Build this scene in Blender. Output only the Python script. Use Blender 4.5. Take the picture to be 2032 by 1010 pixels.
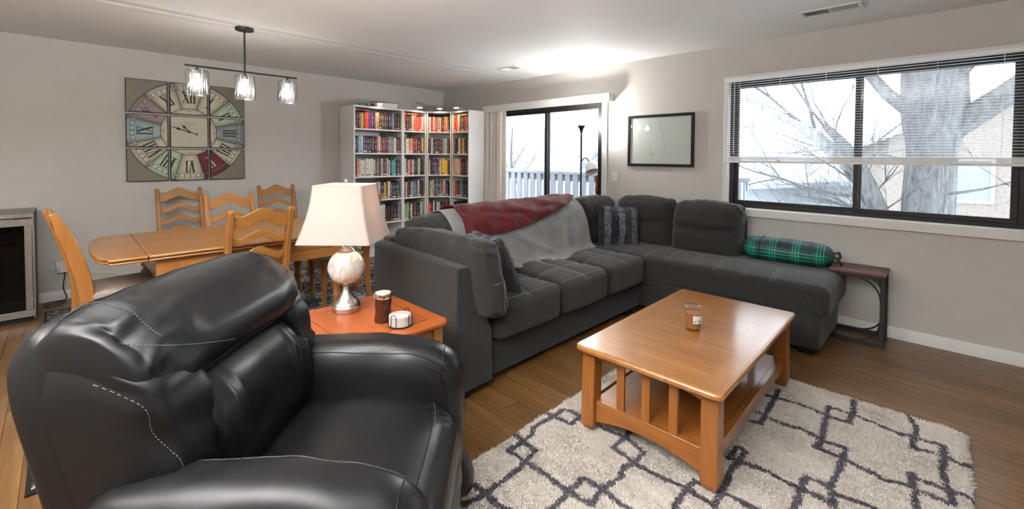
import bpy, bmesh, math, random
import numpy as np
from mathutils import Vector, Matrix
from mathutils.bvhtree import BVHTree
for o in list(bpy.data.objects): bpy.data.objects.remove(o)
SC = bpy.context.scene
COL = SC.collection
PI = math.pi
R = math.radians
rnd = random.Random(7)

# ------------------------------------------------------------------ camera
CAM_F, YAW, PITCH, ROLL, CAM_H, CAM_CY = 873.08, 0.7743, 0.0279, 0.006, 1.3793, 334.09
YW1, XW2, HC = 5.916, 4.444, 2.44          # back wall, right wall, ceiling
def cam_axes():
    F = np.array([math.cos(YAW)*math.cos(PITCH), math.sin(YAW)*math.cos(PITCH), -math.sin(PITCH)])
    r = np.array([math.sin(YAW), -math.cos(YAW), 0.0]); u = np.cross(r, F)
    c, s = math.cos(ROLL), math.sin(ROLL)
    return F, c*r+s*u, -s*r+c*u
CF, CR, CU = cam_axes()
def proj(P):
    d = np.array(P, float)-np.array([0, 0, CAM_H]); z = d@CF
    return 1016+CAM_F*(d@CR)/z, CAM_CY-CAM_F*(d@CU)/z, z
cam = bpy.data.cameras.new('camera'); cam_o = bpy.data.objects.new('camera', cam); COL.objects.link(cam_o)
M = Matrix(((CR[0], CU[0], -CF[0]), (CR[1], CU[1], -CF[1]), (CR[2], CU[2], -CF[2])))
cam_o.matrix_world = Matrix.Translation((0, 0, CAM_H)) @ M.to_4x4()
cam.sensor_fit = 'HORIZONTAL'; cam.sensor_width = 36; cam.lens = CAM_F/2032*36
cam.shift_y = -(505-CAM_CY)/2032; cam.clip_start = 0.03; cam.clip_end = 300
SC.camera = cam_o

# ------------------------------------------------------------------ sky, lights, exposure
w = bpy.data.worlds.new('overcast_sky'); SC.world = w; w.use_nodes = True
nt = w.node_tree; bg = nt.nodes['Background']
bg.inputs[0].default_value = (0.90, 0.95, 1.0, 1); bg.inputs[1].default_value = 4.9
def area(name, loc, rot, sx, sy, power, col=(1, 1, 1), portal=False):
    l = bpy.data.lights.new(name, 'AREA'); l.shape = 'RECTANGLE'; l.size = sx; l.size_y = sy
    l.energy = power; l.color = col
    if portal: l.cycles.is_portal = True
    o = bpy.data.objects.new(name, l); COL.objects.link(o); o.location = loc; o.rotation_euler = rot
    return o
area('window_portal', (XW2+0.22, 0.53, 1.5), (0, R(90), 0), 1.25, 1.95, 1, portal=True)
area('door_portal', (XW2+0.22, 3.75, 1.0), (0, R(90), 0), 2.1, 1.95, 1, portal=True)
area('fill_light_behind', (0.2, -1.2, 2.36), (0, 0, 0), 2.2, 1.4, 18, (1, 0.985, 0.97))  # unseen fill light added overhead behind the camera
area('bounce_light', (-0.75, 1.0, 1.70), (R(180), 0, 0), 1.0, 1.0, 390, (1, 0.99, 0.975))  # unseen area light added, aimed up like flash bounced off the ceiling
area('fill_light_left', (-1.6, 2.6, 2.36), (0, 0, 0), 1.2, 1.6, 40, (1, 0.94, 0.88))  # unseen fill light added out of view on the left
SC.view_settings.view_transform = 'Standard'; SC.view_settings.look = 'None'
SC.view_settings.gamma = 1; SC.view_settings.use_curve_mapping = False
SC.view_settings.exposure = 0.36
def lamp(name, loc, power, col, radius=0.03, kind='POINT', rot=(0, 0, 0), angle=120, blend=0.5):
    l = bpy.data.lights.new(name, kind); l.energy = power; l.color = col; l.shadow_soft_size = radius
    if kind == 'SPOT': l.spot_size = R(angle); l.spot_blend = blend
    o = bpy.data.objects.new(name, l); COL.objects.link(o); o.location = loc; o.rotation_euler = rot
    return o

# ------------------------------------------------------------------ materials
MATS = {}
def nd(nt, t, **k):
    n = nt.nodes.new(t)
    for a, b in k.items(): setattr(n, a, b)
    return n
def lk(nt, a, b): nt.links.new(a, b)
def new_mat(name, col=(0.5, 0.5, 0.5), rough=0.5, metal=0, spec=0.5, **kw):
    m = bpy.data.materials.new(name); m.use_nodes = True
    b = m.node_tree.nodes['Principled BSDF']
    b.inputs['Base Color'].default_value = (*col, 1); b.inputs['Roughness'].default_value = rough
    b.inputs['Metallic'].default_value = metal; b.inputs['Specular IOR Level'].default_value = spec
    for k, v in kw.items(): b.inputs[k.replace('_', ' ')].default_value = v
    MATS[name] = m
    return m
def coords(nt, scale=(1, 1, 1), kind='Object', rot=(0, 0, 0)):
    tc = nd(nt, 'ShaderNodeTexCoord'); mp = nd(nt, 'ShaderNodeMapping')
    mp.inputs['Scale'].default_value = scale; mp.inputs['Rotation'].default_value = rot
    lk(nt, tc.outputs[kind], mp.inputs[0]); return mp.outputs[0]
def noise(nt, vec, scale, detail=3, rough=0.5, dist=0):
    n = nd(nt, 'ShaderNodeTexNoise'); n.inputs['Scale'].default_value = scale
    n.inputs['Detail'].default_value = detail; n.inputs['Roughness'].default_value = rough
    n.inputs['Distortion'].default_value = dist
    if vec is not None: lk(nt, vec, n.inputs['Vector'])
    return n.outputs['Fac']
def ramp(nt, fac, stops):
    r = nd(nt, 'ShaderNodeValToRGB'); cr = r.color_ramp
    while len(cr.elements) < len(stops): cr.elements.new(0.5)
    for e, (p, c) in zip(cr.elements, stops): e.position = p; e.color = (*c, 1) if len(c) == 3 else c
    lk(nt, fac, r.inputs[0]); return r.outputs[0]
def bump(nt, h, strength, dist=0.01):
    b = nd(nt, 'ShaderNodeBump'); b.inputs['Strength'].default_value = strength
    b.inputs['Distance'].default_value = dist; lk(nt, h, b.inputs['Height'])
    lk(nt, b.outputs[0], nt.nodes['Principled BSDF'].inputs['Normal'])
def math_n(nt, op, a, b=None):
    n = nd(nt, 'ShaderNodeMath', operation=op)
    for i, v in enumerate((a, b)):
        if v is None: continue
        if isinstance(v, (int, float)): n.inputs[i].default_value = v
        else: lk(nt, v, n.inputs[i])
    return n.outputs[0]
def mixc(nt, fac, a, b, mode='MIX'):
    n = nd(nt, 'ShaderNodeMix', data_type='RGBA', blend_type=mode)
    for i, v in ((0, fac), (6, a), (7, b)):
        if isinstance(v, (int, float)): n.inputs[i].default_value = v
        elif isinstance(v, tuple): n.inputs[i].default_value = (*v, 1)
        else: lk(nt, v, n.inputs[i])
    return n.outputs[2]
def speck(name, c1, c2, rough, scale=60, spec=0.5, bs=0.0, bd=0.002, bscale=None, metal=0, **kw):
    m = new_mat(name, c1, rough, metal, spec, **kw); t = m.node_tree; v = coords(t)
    lk(t, ramp(t, noise(t, v, scale, 4), [(0.3, c1), (0.7, c2)]), t.nodes['Principled BSDF'].inputs['Base Color'])
    if bs: bump(t, noise(t, v, bscale or scale, 3), bs, bd)
    return m
def wood(name, c1, c2, c3, rough=0.3, axis=0, scale=1.0, coat=0.0, rand=False):
    m = new_mat(name, c1, rough); t = m.node_tree; b = t.nodes['Principled BSDF']
    b.inputs['Coat Weight'].default_value = coat; b.inputs['Coat Roughness'].default_value = 0.12
    s = [14*scale]*3; s[axis] = 1.1*scale
    v = coords(t, tuple(s))
    if rand:
        oi = nd(t, 'ShaderNodeObjectInfo'); va = nd(t, 'ShaderNodeVectorMath', operation='ADD')
        vm = nd(t, 'ShaderNodeVectorMath', operation='SCALE'); vm.inputs[0].default_value = (37, 61, 13)
        lk(t, oi.outputs['Random'], vm.inputs['Scale']); lk(t, v, va.inputs[0]); lk(t, vm.outputs[0], va.inputs[1]); v = va.outputs[0]
    n1 = noise(t, v, 1.0, 5, 0.6, 1.2); n2 = noise(t, v, 6.0, 3, 0.6)
    f = math_n(t, 'ADD', math_n(t, 'MULTIPLY', n1, 0.75), math_n(t, 'MULTIPLY', n2, 0.25))
    c = ramp(t, f, [(0.32, c1), (0.5, c2), (0.66, c3)])
    if rand:
        c = mixc(t, math_n(t, 'MULTIPLY', math_n(t, 'SUBTRACT', oi.outputs['Random'], 0.25), 0.7), c, (0.078, 0.034, 0.011))
    lk(t, c, b.inputs['Base Color']); bump(t, n2, 0.08, 0.001)
    return m
def glass(name, tint=(1, 1, 1), ior=1.45, rough=0.0, base=0.0):
    m = bpy.data.materials.new(name); m.use_nodes = True; t = m.node_tree; t.nodes.clear()
    out = nd(t, 'ShaderNodeOutputMaterial'); mx = nd(t, 'ShaderNodeMixShader'); geo = nd(t, 'ShaderNodeNewGeometry')
    dp = nd(t, 'ShaderNodeVectorMath', operation='DOT_PRODUCT'); lk(t, geo.outputs['Normal'], dp.inputs[0]); lk(t, geo.outputs['Incoming'], dp.inputs[1])
    f0 = ((ior-1)/(ior+1))**2; c1 = math_n(t, 'SUBTRACT', 1.0, math_n(t, 'ABSOLUTE', dp.outputs['Value']))
    fr = math_n(t, 'ADD', math_n(t, 'MULTIPLY', math_n(t, 'POWER', c1, 5.0), 1-f0), f0); tr = nd(t, 'ShaderNodeBsdfTransparent'); gl = nd(t, 'ShaderNodeBsdfGlossy')
    tr.inputs[0].default_value = (*tint, 1); gl.inputs['Roughness'].default_value = rough
    lk(t, math_n(t, 'ADD', fr, base), mx.inputs[0]); lk(t, tr.outputs[0], mx.inputs[1]); lk(t, gl.outputs[0], mx.inputs[2])
    lk(t, mx.outputs[0], out.inputs[0]); MATS[name] = m; return m
def emit(name, col, s):
    m = new_mat(name, col, 0.5); b = m.node_tree.nodes['Principled BSDF']
    b.inputs['Emission Color'].default_value = (*col, 1); b.inputs['Emission Strength'].default_value = s; return m
def vcol(name, rough=0.7, bs=0.0, spec=0.3):
    m = new_mat(name, (1, 1, 1), rough, 0, spec); t = m.node_tree; a = nd(t, 'ShaderNodeVertexColor'); a.layer_name = 'Col'
    lk(t, a.outputs[0], t.nodes['Principled BSDF'].inputs['Base Color'])
    if bs: bump(t, noise(t, coords(t), 180, 2), bs, 0.003)
    return m

speck('wall', (0.462, 0.447, 0.420), (0.478, 0.463, 0.436), 0.75, 8, 0.25, 0.12, 0.001, 220)
speck('ceil', (0.70, 0.70, 0.70), (0.72, 0.72, 0.715), 0.7, 5, 0.2, 0.05, 0.001, 150)
speck('trimw', (0.70, 0.70, 0.68), (0.74, 0.74, 0.72), 0.45, 6)
speck('white', (0.64, 0.635, 0.62), (0.67, 0.665, 0.65), 0.4, 6)
speck('blindw', (0.78, 0.78, 0.78), (0.8, 0.8, 0.8), 0.4, 10)
speck('vane', (0.58, 0.54, 0.48), (0.64, 0.60, 0.54), 0.6, 30)
speck('bronze', (0.010, 0.0085, 0.008), (0.014, 0.012, 0.011), 0.45, 30, 0.3)
speck('black', (0.006, 0.006, 0.006), (0.009, 0.009, 0.009), 0.45, 30, 0.25)
speck('blackmetal', (0.015, 0.014, 0.013), (0.022, 0.021, 0.02), 0.45, 40, metal=0.3)
wood('plank', (0.0753, 0.0342, 0.0107), (0.1309, 0.0643, 0.0203), (0.1964, 0.1059, 0.0363), 0.33, axis=1, scale=1.0, rand=True)
speck('groove', (0.05, 0.02, 0.008), (0.07, 0.03, 0.012), 0.6, 20)
wood('oak', (0.2673, 0.1074, 0.0238), (0.3182, 0.1364, 0.0333), (0.3691, 0.1683, 0.0452), 0.30, axis=0, coat=0.3)
wood('oaky', (0.2673, 0.1074, 0.0238), (0.3182, 0.1364, 0.0333), (0.3691, 0.1683, 0.0452), 0.30, axis=1, coat=0.3)
wood('oakv', (0.2546, 0.0958, 0.0200), (0.2991, 0.1190, 0.0267), (0.3373, 0.1451, 0.0371), 0.32, axis=2, coat=0.3)
wood('ctop', (0.2309, 0.0853, 0.0196), (0.2870, 0.1167, 0.0290), (0.3370, 0.1508, 0.0420), 0.22, axis=0, coat=0.35)
wood('ctopy', (0.2309, 0.0853, 0.0196), (0.2870, 0.1167, 0.0290), (0.3370, 0.1508, 0.0420), 0.22, axis=1, coat=0.35)
wood('cleg', (0.1845, 0.0589, 0.0101), (0.2276, 0.0757, 0.0138), (0.2706, 0.0982, 0.0207), 0.32, axis=2, coat=0.3)
wood('crail', (0.1845, 0.0589, 0.0101), (0.2276, 0.0757, 0.0138), (0.2706, 0.0982, 0.0207), 0.32, axis=1, coat=0.3)
wood('crailx', (0.1845, 0.0589, 0.0101), (0.2276, 0.0757, 0.0138), (0.2706, 0.0982, 0.0207), 0.32, axis=0, coat=0.3)
wood('cherry', (0.2815, 0.0606, 0.0117), (0.3363, 0.0820, 0.0164), (0.3910, 0.1070, 0.0234), 0.28, axis=0, coat=0.4)
wood('cherryy', (0.2815, 0.0606, 0.0117), (0.3363, 0.0820, 0.0164), (0.3910, 0.1070, 0.0234), 0.28, axis=1, coat=0.4)
wood('walnut', (0.06, 0.022, 0.018), (0.085, 0.033, 0.026), (0.11, 0.045, 0.035), 0.45, axis=1)
def leather():
    m = new_mat('leather', (0.0060, 0.0060, 0.0066), 0.30, 0, 0.25); t = m.node_tree; v = coords(t)
    bump(t, math_n(t, 'ADD', noise(t, v, 24, 3), math_n(t, 'MULTIPLY', noise(t, v, 420, 1), 0.12)), 0.10, 0.003)
    lk(t, ramp(t, noise(t, v, 9, 4), [(0.1, (0.26, 0.26, 0.26)), (0.9, (0.40, 0.40, 0.40))]), t.nodes['Principled BSDF'].inputs['Roughness'])
leather()
speck('sofa', (0.019, 0.018, 0.0175), (0.026, 0.025, 0.0245), 0.88, 35, 0.2, 0.25, 0.002, 420, Sheen_Weight=0.12, Sheen_Roughness=0.5)
speck('stitchw', (0.20, 0.20, 0.20), (0.26, 0.26, 0.26), 0.8, 30)
speck('stitchd', (0.045, 0.055, 0.055), (0.07, 0.08, 0.08), 0.7, 30)
speck('foamw', (0.70, 0.68, 0.66), (0.74, 0.72, 0.70), 0.5, 20)
speck('throwg', (0.155, 0.152, 0.150), (0.215, 0.212, 0.208), 0.9, 9, 0.15, 0.3, 0.002, 300, Sheen_Weight=0.2)
speck('throwr', (0.050, 0.0025, 0.0045), (0.095, 0.005, 0.008), 0.85, 9, 0.15, 0.3, 0.002, 300, Sheen_Weight=0.12)
speck('seatfab', (0.30, 0.255, 0.21), (0.38, 0.33, 0.28), 0.85, 50, 0.2, 0.2, 0.002, 300)
speck('steel', (0.24, 0.22, 0.205), (0.29, 0.27, 0.25), 0.38, 40, metal=0.9)
speck('nickel', (0.60, 0.56, 0.52), (0.66, 0.62, 0.57), 0.27, 40, metal=1.0)
def marble():
    m = new_mat('marble', (0.8, 0.78, 0.75), 0.12); t = m.node_tree; v = coords(t, (3, 3, 1.2), rot=(0, 0.5, 0))
    lk(t, ramp(t, noise(t, v, 3.2, 5, 0.6, 2.6), [(0.3, (0.80, 0.78, 0.75)), (0.47, (0.72, 0.69, 0.65)), (0.52, (0.46, 0.42, 0.38)), (0.57, (0.74, 0.71, 0.67)), (0.75, (0.83, 0.81, 0.78))]), t.nodes['Principled BSDF'].inputs['Base Color'])
marble()
def shade_mat():
    m = bpy.data.materials.new('shade'); m.use_nodes = True; t = m.node_tree; t.nodes.clear()
    out = nd(t, 'ShaderNodeOutputMaterial'); a = nd(t, 'ShaderNodeBsdfDiffuse'); b = nd(t, 'ShaderNodeBsdfTranslucent'); mx = nd(t, 'ShaderNodeMixShader')
    v = coords(t, (90, 90, 90)); c = ramp(t, noise(t, v, 4, 3), [(0.3, (0.36, 0.30, 0.275)), (0.7, (0.41, 0.35, 0.325))])
    lk(t, c, a.inputs[0]); lk(t, c, b.inputs[0]); mx.inputs[0].default_value = 0.15
    lk(t, a.outputs[0], mx.inputs[1]); lk(t, b.outputs[0], mx.inputs[2]); lk(t, mx.outputs[0], out.inputs[0]); MATS['shade'] = m
shade_mat()
glass('glass', (0.97, 0.985, 0.98)); glass('pane', (0.93, 0.96, 0.97), 1.4); glass('jarglass', (0.96, 0.97, 0.965), 1.42, 0, 0.0)
glass('ribglass', (0.93, 0.94, 0.94), 1.5, 0.05, 0.10)
glass('coolglass', (0.10, 0.10, 0.11), 1.28, 0.02, 0.0)
emit('bulb', (1.0, 0.93, 0.84), 14); emit('led', (1.0, 0.80, 0.62), 12); emit('torch', (1.0, 0.93, 0.82), 10)
speck('amber', (0.040, 0.009, 0.003), (0.060, 0.014, 0.004), 0.25, 10); speck('wax', (0.22, 0.075, 0.018), (0.27, 0.10, 0.028), 0.5, 12)
speck('foam', (0.62, 0.50, 0.42), (0.7, 0.58, 0.5), 0.4, 20); speck('lab', (0.62, 0.60, 0.56), (0.70, 0.68, 0.64), 0.5, 40)
speck('coaster', (0.50, 0.47, 0.43), (0.56, 0.53, 0.49), 0.6, 60)
speck('paper', (0.60, 0.62, 0.59), (0.63, 0.65, 0.62), 0.35, 3); speck('pencil', (0.22, 0.23, 0.22), (0.3, 0.3, 0.3), 0.7, 30)
speck('pages', (0.50, 0.45, 0.36), (0.62, 0.57, 0.47), 0.8, 200)
speck('snow', (0.80, 0.82, 0.85), (0.88, 0.9, 0.92), 0.9, 2); speck('deck', (0.22, 0.23, 0.26), (0.28, 0.29, 0.32), 0.8, 6)
speck('siding', (0.34, 0.36, 0.39), (0.40, 0.42, 0.45), 0.8, 2); speck('roofm', (0.26, 0.28, 0.32), (0.42, 0.45, 0.50), 0.9, 3)  # pale siding and snowy roof tones also have outdoor haze painted in
speck('brickm', (0.17, 0.145, 0.13), (0.24, 0.21, 0.19), 0.9, 14); speck('darkwin', (0.16, 0.19, 0.22), (0.2, 0.23, 0.26), 0.2, 3)
def bark(name='bark', k=1.0):
    m = new_mat(name, (0.15, 0.14, 0.13), 0.95); t = m.node_tree; v = coords(t, (9, 9, 1.6))
    n = noise(t, v, 2.2, 6, 0.65, 0.8); lk(t, ramp(t, n, [(0.35, (0.060*k, 0.060*k, 0.064*k)), (0.5, (0.115*k, 0.115*k, 0.118*k)), (0.68, (0.175*k, 0.175*k, 0.178*k))]), t.nodes['Principled BSDF'].inputs['Base Color']); bump(t, n, 0.7, 0.05)
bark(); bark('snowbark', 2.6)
def fur():
    m = new_mat('fur', (0.02, 0.02, 0.02), 0.9, 0, 0.2, Sheen_Weight=0.3); t = m.node_tree
    tc = nd(t, 'ShaderNodeTexCoord'); sp = nd(t, 'ShaderNodeSeparateXYZ'); lk(t, tc.outputs['Object'], sp.inputs[0])
    v = coords(t, (1, 1, 0.35)); n = noise(t, v, 90, 4, 0.7)
    s = math_n(t, 'SINE', math_n(t, 'ADD', math_n(t, 'MULTIPLY', sp.outputs[0], 46), 1.2))
    s = math_n(t, 'MULTIPLY', math_n(t, 'GREATER_THAN', math_n(t, 'ADD', s, math_n(t, 'MULTIPLY', math_n(t, 'SUBTRACT', n, 0.5), 2.2)), 0.30), math_n(t, 'GREATER_THAN', n, 0.46))
    lk(t, mixc(t, s, (0.005, 0.005, 0.006), (0.12, 0.125, 0.155)), t.nodes['Principled BSDF'].inputs['Base Color']); bump(t, n, 0.9, 0.02)
fur()
def plaid():
    m = new_mat('plaid', (0, 0.2, 0.12), 0.55, 0, 0.4); t = m.node_tree; uv = nd(t, 'ShaderNodeUVMap'); sp = nd(t, 'ShaderNodeSeparateXYZ'); lk(t, uv.outputs[0], sp.inputs[0])
    def bands(o, f, fine):
        a = math_n(t, 'FRACT', math_n(t, 'MULTIPLY', o, f)); wide = math_n(t, 'LESS_THAN', math_n(t, 'ABSOLUTE', math_n(t, 'SUBTRACT', a, 0.5)), 0.20)
        st = math_n(t, 'GREATER_THAN', math_n(t, 'SINE', math_n(t, 'MULTIPLY', a, fine)), 0.1)
        return math_n(t, 'MULTIPLY', wide, st)
    a = bands(sp.outputs[0], 4.0, 50); b = bands(sp.outputs[1], 3.0, 50)
    n = noise(t, coords(t), 9, 3)
    base = ramp(t, n, [(0.35, (0.004, 0.008, 0.012)), (0.7, (0.012, 0.045, 0.045))])
    c = mixc(t, math_n(t, 'MULTIPLY', math_n(t, 'ADD', a, b), 0.5), base, (0.0, 0.30, 0.19))
    lk(t, c, t.nodes['Principled BSDF'].inputs['Base Color'])
plaid()
def rug2():
    m = new_mat('rugdark', (0.1, 0.1, 0.1), 0.95, 0, 0.1); t = m.node_tree; v = coords(t, (1, 2.2, 1))
    n = noise(t, v, 24, 6, 0.75, 0.6); n2 = noise(t, coords(t), 2.4, 3)
    f = math_n(t, 'ADD', n, math_n(t, 'MULTIPLY', math_n(t, 'SUBTRACT', n2, 0.5), 0.35))
    lk(t, ramp(t, f, [(0.49, (0.012, 0.013, 0.016)), (0.53, (0.11, 0.12, 0.13)), (0.58, (0.52, 0.54, 0.55))]), t.nodes['Principled BSDF'].inputs['Base Color']); bump(t, n, 0.5, 0.01)
rug2()
def book_mat():
    m = new_mat('cover', (0.1, 0.1, 0.1), 0.4, 0, 0.5); t = m.node_tree; oi = nd(t, 'ShaderNodeObjectInfo')
    tc = nd(t, 'ShaderNodeTexCoord'); sp = nd(t, 'ShaderNodeSeparateXYZ'); lk(t, tc.outputs['Object'], sp.inputs[0])
    rn = oi.outputs['Random']
    n = nd(t, 'ShaderNodeTexNoise', noise_dimensions='4D'); n.inputs['Scale'].default_value = 120; n.inputs['Detail'].default_value = 2
    lk(t, coords(t, (1, 0.2, 1)), n.inputs['Vector']); lk(t, math_n(t, 'MULTIPLY', rn, 90), n.inputs['W'])
    def band(lo, hi):
        return math_n(t, 'MULTIPLY', math_n(t, 'GREATER_THAN', sp.outputs[2], lo), math_n(t, 'LESS_THAN', sp.outputs[2], hi))
    mid = math_n(t, 'LESS_THAN', math_n(t, 'ABSOLUTE', sp.outputs[0]), 0.0055)
    zone = math_n(t, 'ADD', band(0.045, 0.115), band(0.13, 0.185))
    txt = math_n(t, 'MULTIPLY', math_n(t, 'MULTIPLY', zone, mid), math_n(t, 'GREATER_THAN', n.outputs[0], 0.545))
    r2 = math_n(t, 'FRACT', math_n(t, 'MULTIPLY', rn, 17.3)); r3 = math_n(t, 'FRACT', math_n(t, 'MULTIPLY', rn, 31.7))
    tcol = ramp(t, r2, [(0.0, (0.75, 0.73, 0.68)), (0.5, (0.62, 0.55, 0.38)), (0.68, (0.6, 0.06, 0.04)), (0.85, (0.75, 0.75, 0.75))])
    tcol.node.color_ramp.interpolation = 'CONSTANT'
    lum = nd(t, 'ShaderNodeRGBToBW'); lk(t, oi.outputs['Color'], lum.inputs[0]); isl = math_n(t, 'GREATER_THAN', lum.outputs[0], 0.32)
    tcol = mixc(t, isl, tcol, (0.03, 0.03, 0.035))
    bnd = math_n(t, 'MULTIPLY', band(0.012, 0.030), math_n(t, 'GREATER_THAN', r3, 0.55))
    c = mixc(t, txt, oi.outputs['Color'], tcol); c = mixc(t, math_n(t, 'MULTIPLY', bnd, 0.8), c, tcol)
    lk(t, c, t.nodes['Principled BSDF'].inputs['Base Color'])
book_mat()
vcol('shag', 0.95, 0, 0.1); vcol('clockart', 0.42, 0, 0.4)

# ------------------------------------------------------------------ mesh helpers
def _hash(ix, iy, iz):
    h = (ix*374761393 + iy*668265263 + iz*2147483647) & 0xffffffff
    h = ((h ^ (h >> 13))*1274126177) & 0xffffffff
    return ((h ^ (h >> 16)) & 0xffff)/65535.0
def vnoise(P, s=1.0, seed=0):
    P = np.asarray(P, float)*s+seed*17.37+100; i = np.floor(P).astype(np.int64); f = P-i; f = f*f*(3-2*f)
    out = 0
    for dx in (0, 1):
        for dy in (0, 1):
            for dz in (0, 1):
                wt = (f[..., 0] if dx else 1-f[..., 0])*(f[..., 1] if dy else 1-f[..., 1])*(f[..., 2] if dz else 1-f[..., 2])
                out = out + wt*_hash(i[..., 0]+dx, i[..., 1]+dy, i[..., 2]+dz)
    return out*2-1
def fbm(P, s=1.0, oct=3, seed=0):
    o = 0; a = 1.0
    for k in range(oct): o = o+a*vnoise(P, s*2**k, seed+k*3.1); a *= 0.5
    return o/1.75

class MB:
    def __init__(s): s.v = []; s.f = []; s.mi = []; s.cur = 0
    def add(s, vs, fs):
        b = len(s.v); s.v.extend([tuple(map(float, q)) for q in vs]); s.f.extend([tuple(b+i for i in f) for f in fs]); s.mi.extend([s.cur]*len(fs)); return s
    def box(s, x0, x1, y0, y1, z0, z1, mat=None):
        vs = [(x, y, z) for z in (z0, z1) for y in (y0, y1) for x in (x0, x1)]
        if mat is not None: vs = [mat @ Vector(q) for q in vs]
        return s.add(vs, [(0, 2, 3, 1), (4, 5, 7, 6), (0, 1, 5, 4), (2, 6, 7, 3), (0, 4, 6, 2), (1, 3, 7, 5)])
    def prism(s, poly, ax, a, b, mat=None):
        n = len(poly); vs = []
        ar = sum(poly[i][0]*poly[(i+1) % n][1]-poly[(i+1) % n][0]*poly[i][1] for i in range(n))
        if ar < 0: poly = poly[::-1]
        for h in (a, b):
            for p, q in poly:
                v = [p, q]; v.insert(ax, h); vs.append(tuple(v))
        if mat is not None: vs = [mat @ Vector(q) for q in vs]
        fs = [(i, (i+1) % n, n+(i+1) % n, n+i) for i in range(n)]+[tuple(range(n))[::-1], tuple(range(n, 2*n))]
        if ax == 1: fs = [f[::-1] for f in fs]
        return s.add(vs, fs)
    def tube(s, pts, r, seg=10, closed=False, cap=True, flat=None):
        pts = [Vector(q) for q in pts]; n = len(pts); rr = r if hasattr(r, '__len__') else [r]*n
        T = []
        for i in range(n):
            a = pts[(i-1) % n] if (closed or i > 0) else pts[0]; b = pts[(i+1) % n] if (closed or i < n-1) else pts[-1]
            T.append((b-a).normalized())
        up = Vector((0, 0, 1)) if abs(T[0].z) < 0.95 else Vector((1, 0, 0))
        N = (up-T[0]*up.dot(T[0])).normalized(); vs = []
        for i in range(n):
            N = (N-T[i]*N.dot(T[i])).normalized(); B = T[i].cross(N)
            for k in range(seg):
                a = 2*PI*k/seg; c = N*math.cos(a)*(flat or 1)+B*math.sin(a); vs.append(pts[i]+c*rr[i])
        fs = []
        for i in range(n if closed else n-1):
            j = (i+1) % n
            for k in range(seg): fs.append((i*seg+k, i*seg+(k+1) % seg, j*seg+(k+1) % seg, j*seg+k))
        if cap and not closed: fs += [tuple(range(seg))[::-1], tuple(range((n-1)*seg, n*seg))]
        return s.add(vs, fs)
    def lathe(s, prof, seg=32, c=(0, 0, 0), cap=True, ribs=0):
        vs = []; n = len(prof)
        for i, (r, z) in enumerate(prof):
            for k in range(seg):
                rr = r*(1+(ribs*(k % 2))); a = 2*PI*k/seg
                vs.append((c[0]+rr*math.cos(a), c[1]+rr*math.sin(a), c[2]+z))
        fs = [(i*seg+k, i*seg+(k+1) % seg, (i+1)*seg+(k+1) % seg, (i+1)*seg+k) for i in range(n-1) for k in range(seg)]
        if cap: fs += [tuple(range(seg))[::-1], tuple(range((n-1)*seg, n*seg))]
        return s.add(vs, fs)
    def grid(s, V, closed_u=False, closed_v=False):
        a, b = V.shape[:2]; fs = []
        for i in range(a if closed_u else a-1):
            for j in range(b if closed_v else b-1):
                i2, j2 = (i+1) % a, (j+1) % b; fs.append((i*b+j, i2*b+j, i2*b+j2, i*b+j2))
        return s.add(V.reshape(-1, 3).tolist(), fs)
    def xf(s, m): s.v = [tuple(m @ Vector(q)) for q in s.v]; return s
    def bvh(s): return BVHTree.FromPolygons([Vector(q) for q in s.v], s.f)

def mesh_of(mb, name, mats, sharp=38, smooth=True, fixn=False):
    me = bpy.data.meshes.new(name); me.from_pydata(mb.v, [], mb.f)
    if getattr(mb, 'fixn', False):
        bm = bmesh.new(); bm.from_mesh(me); bmesh.ops.recalc_face_normals(bm, faces=bm.faces[:]); bm.to_mesh(me); bm.free()
    mats = mats if isinstance(mats, (list, tuple)) else [mats]
    for m in mats: me.materials.append(MATS[m])
    if len(mats) > 1: me.polygons.foreach_set('material_index', mb.mi)
    if smooth:
        me.polygons.foreach_set('use_smooth', [True]*len(me.polygons))
        me.update(); me.set_sharp_from_angle(angle=R(sharp))
    me.update(); return me
def link(name, me, parent=None, world=False):
    o = bpy.data.objects.new(name, me); COL.objects.link(o)
    if parent is not None:
        if world:
            m = WM[parent.name].inverted(); me.transform(m)
        o.parent = parent
    return o
WM = {}
def thing(name, label, cat, loc=(0, 0, 0), rz=0, group=None):
    o = bpy.data.objects.new(name, None); COL.objects.link(o); o.empty_display_size = 0.1
    o.location = loc; o.rotation_euler = (0, 0, rz); o['label'] = label; o['category'] = cat
    if group: o['group'] = group
    WM[o.name] = Matrix.Translation(loc) @ Matrix.Rotation(rz, 4, 'Z'); return o
def part(name, mb, mat, parent, label=None, bev=0, sharp=38, world=False, smooth=True, stuff=False, subs=0):
    o = link(name, mesh_of(mb, name, mat, sharp, smooth), None)
    if parent is not None:
        r = parent; 
        while r.parent is not None: r = r.parent
        if world and r.name in WM: o.data.transform(WM[r.name].inverted())
        o.parent = parent
    if label: o['label'] = label
    if stuff: o['kind'] = 'stuff'
    if bev:
        b = o.modifiers.new('bevel', 'BEVEL'); b.width = bev; b.segments = 2; b.limit_method = 'ANGLE'; b.angle_limit = R(40)
    if subs: m = o.modifiers.new('subd', 'SUBSURF'); m.levels = subs; m.render_levels = subs
    return o
def single(name, mb, mat, label, cat, loc=(0, 0, 0), rz=0, group=None, **k):
    o = part(name, mb, mat, None, **k); o.location = loc; o.rotation_euler = (0, 0, rz)
    o['label'] = label; o['category'] = cat
    if group: o['group'] = group
    return o
def struct(name, mb, mat, parent=None, **k):
    o = part(name, mb, mat, parent, **k)
    if parent is None: o['kind'] = 'structure'
    return o
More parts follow.
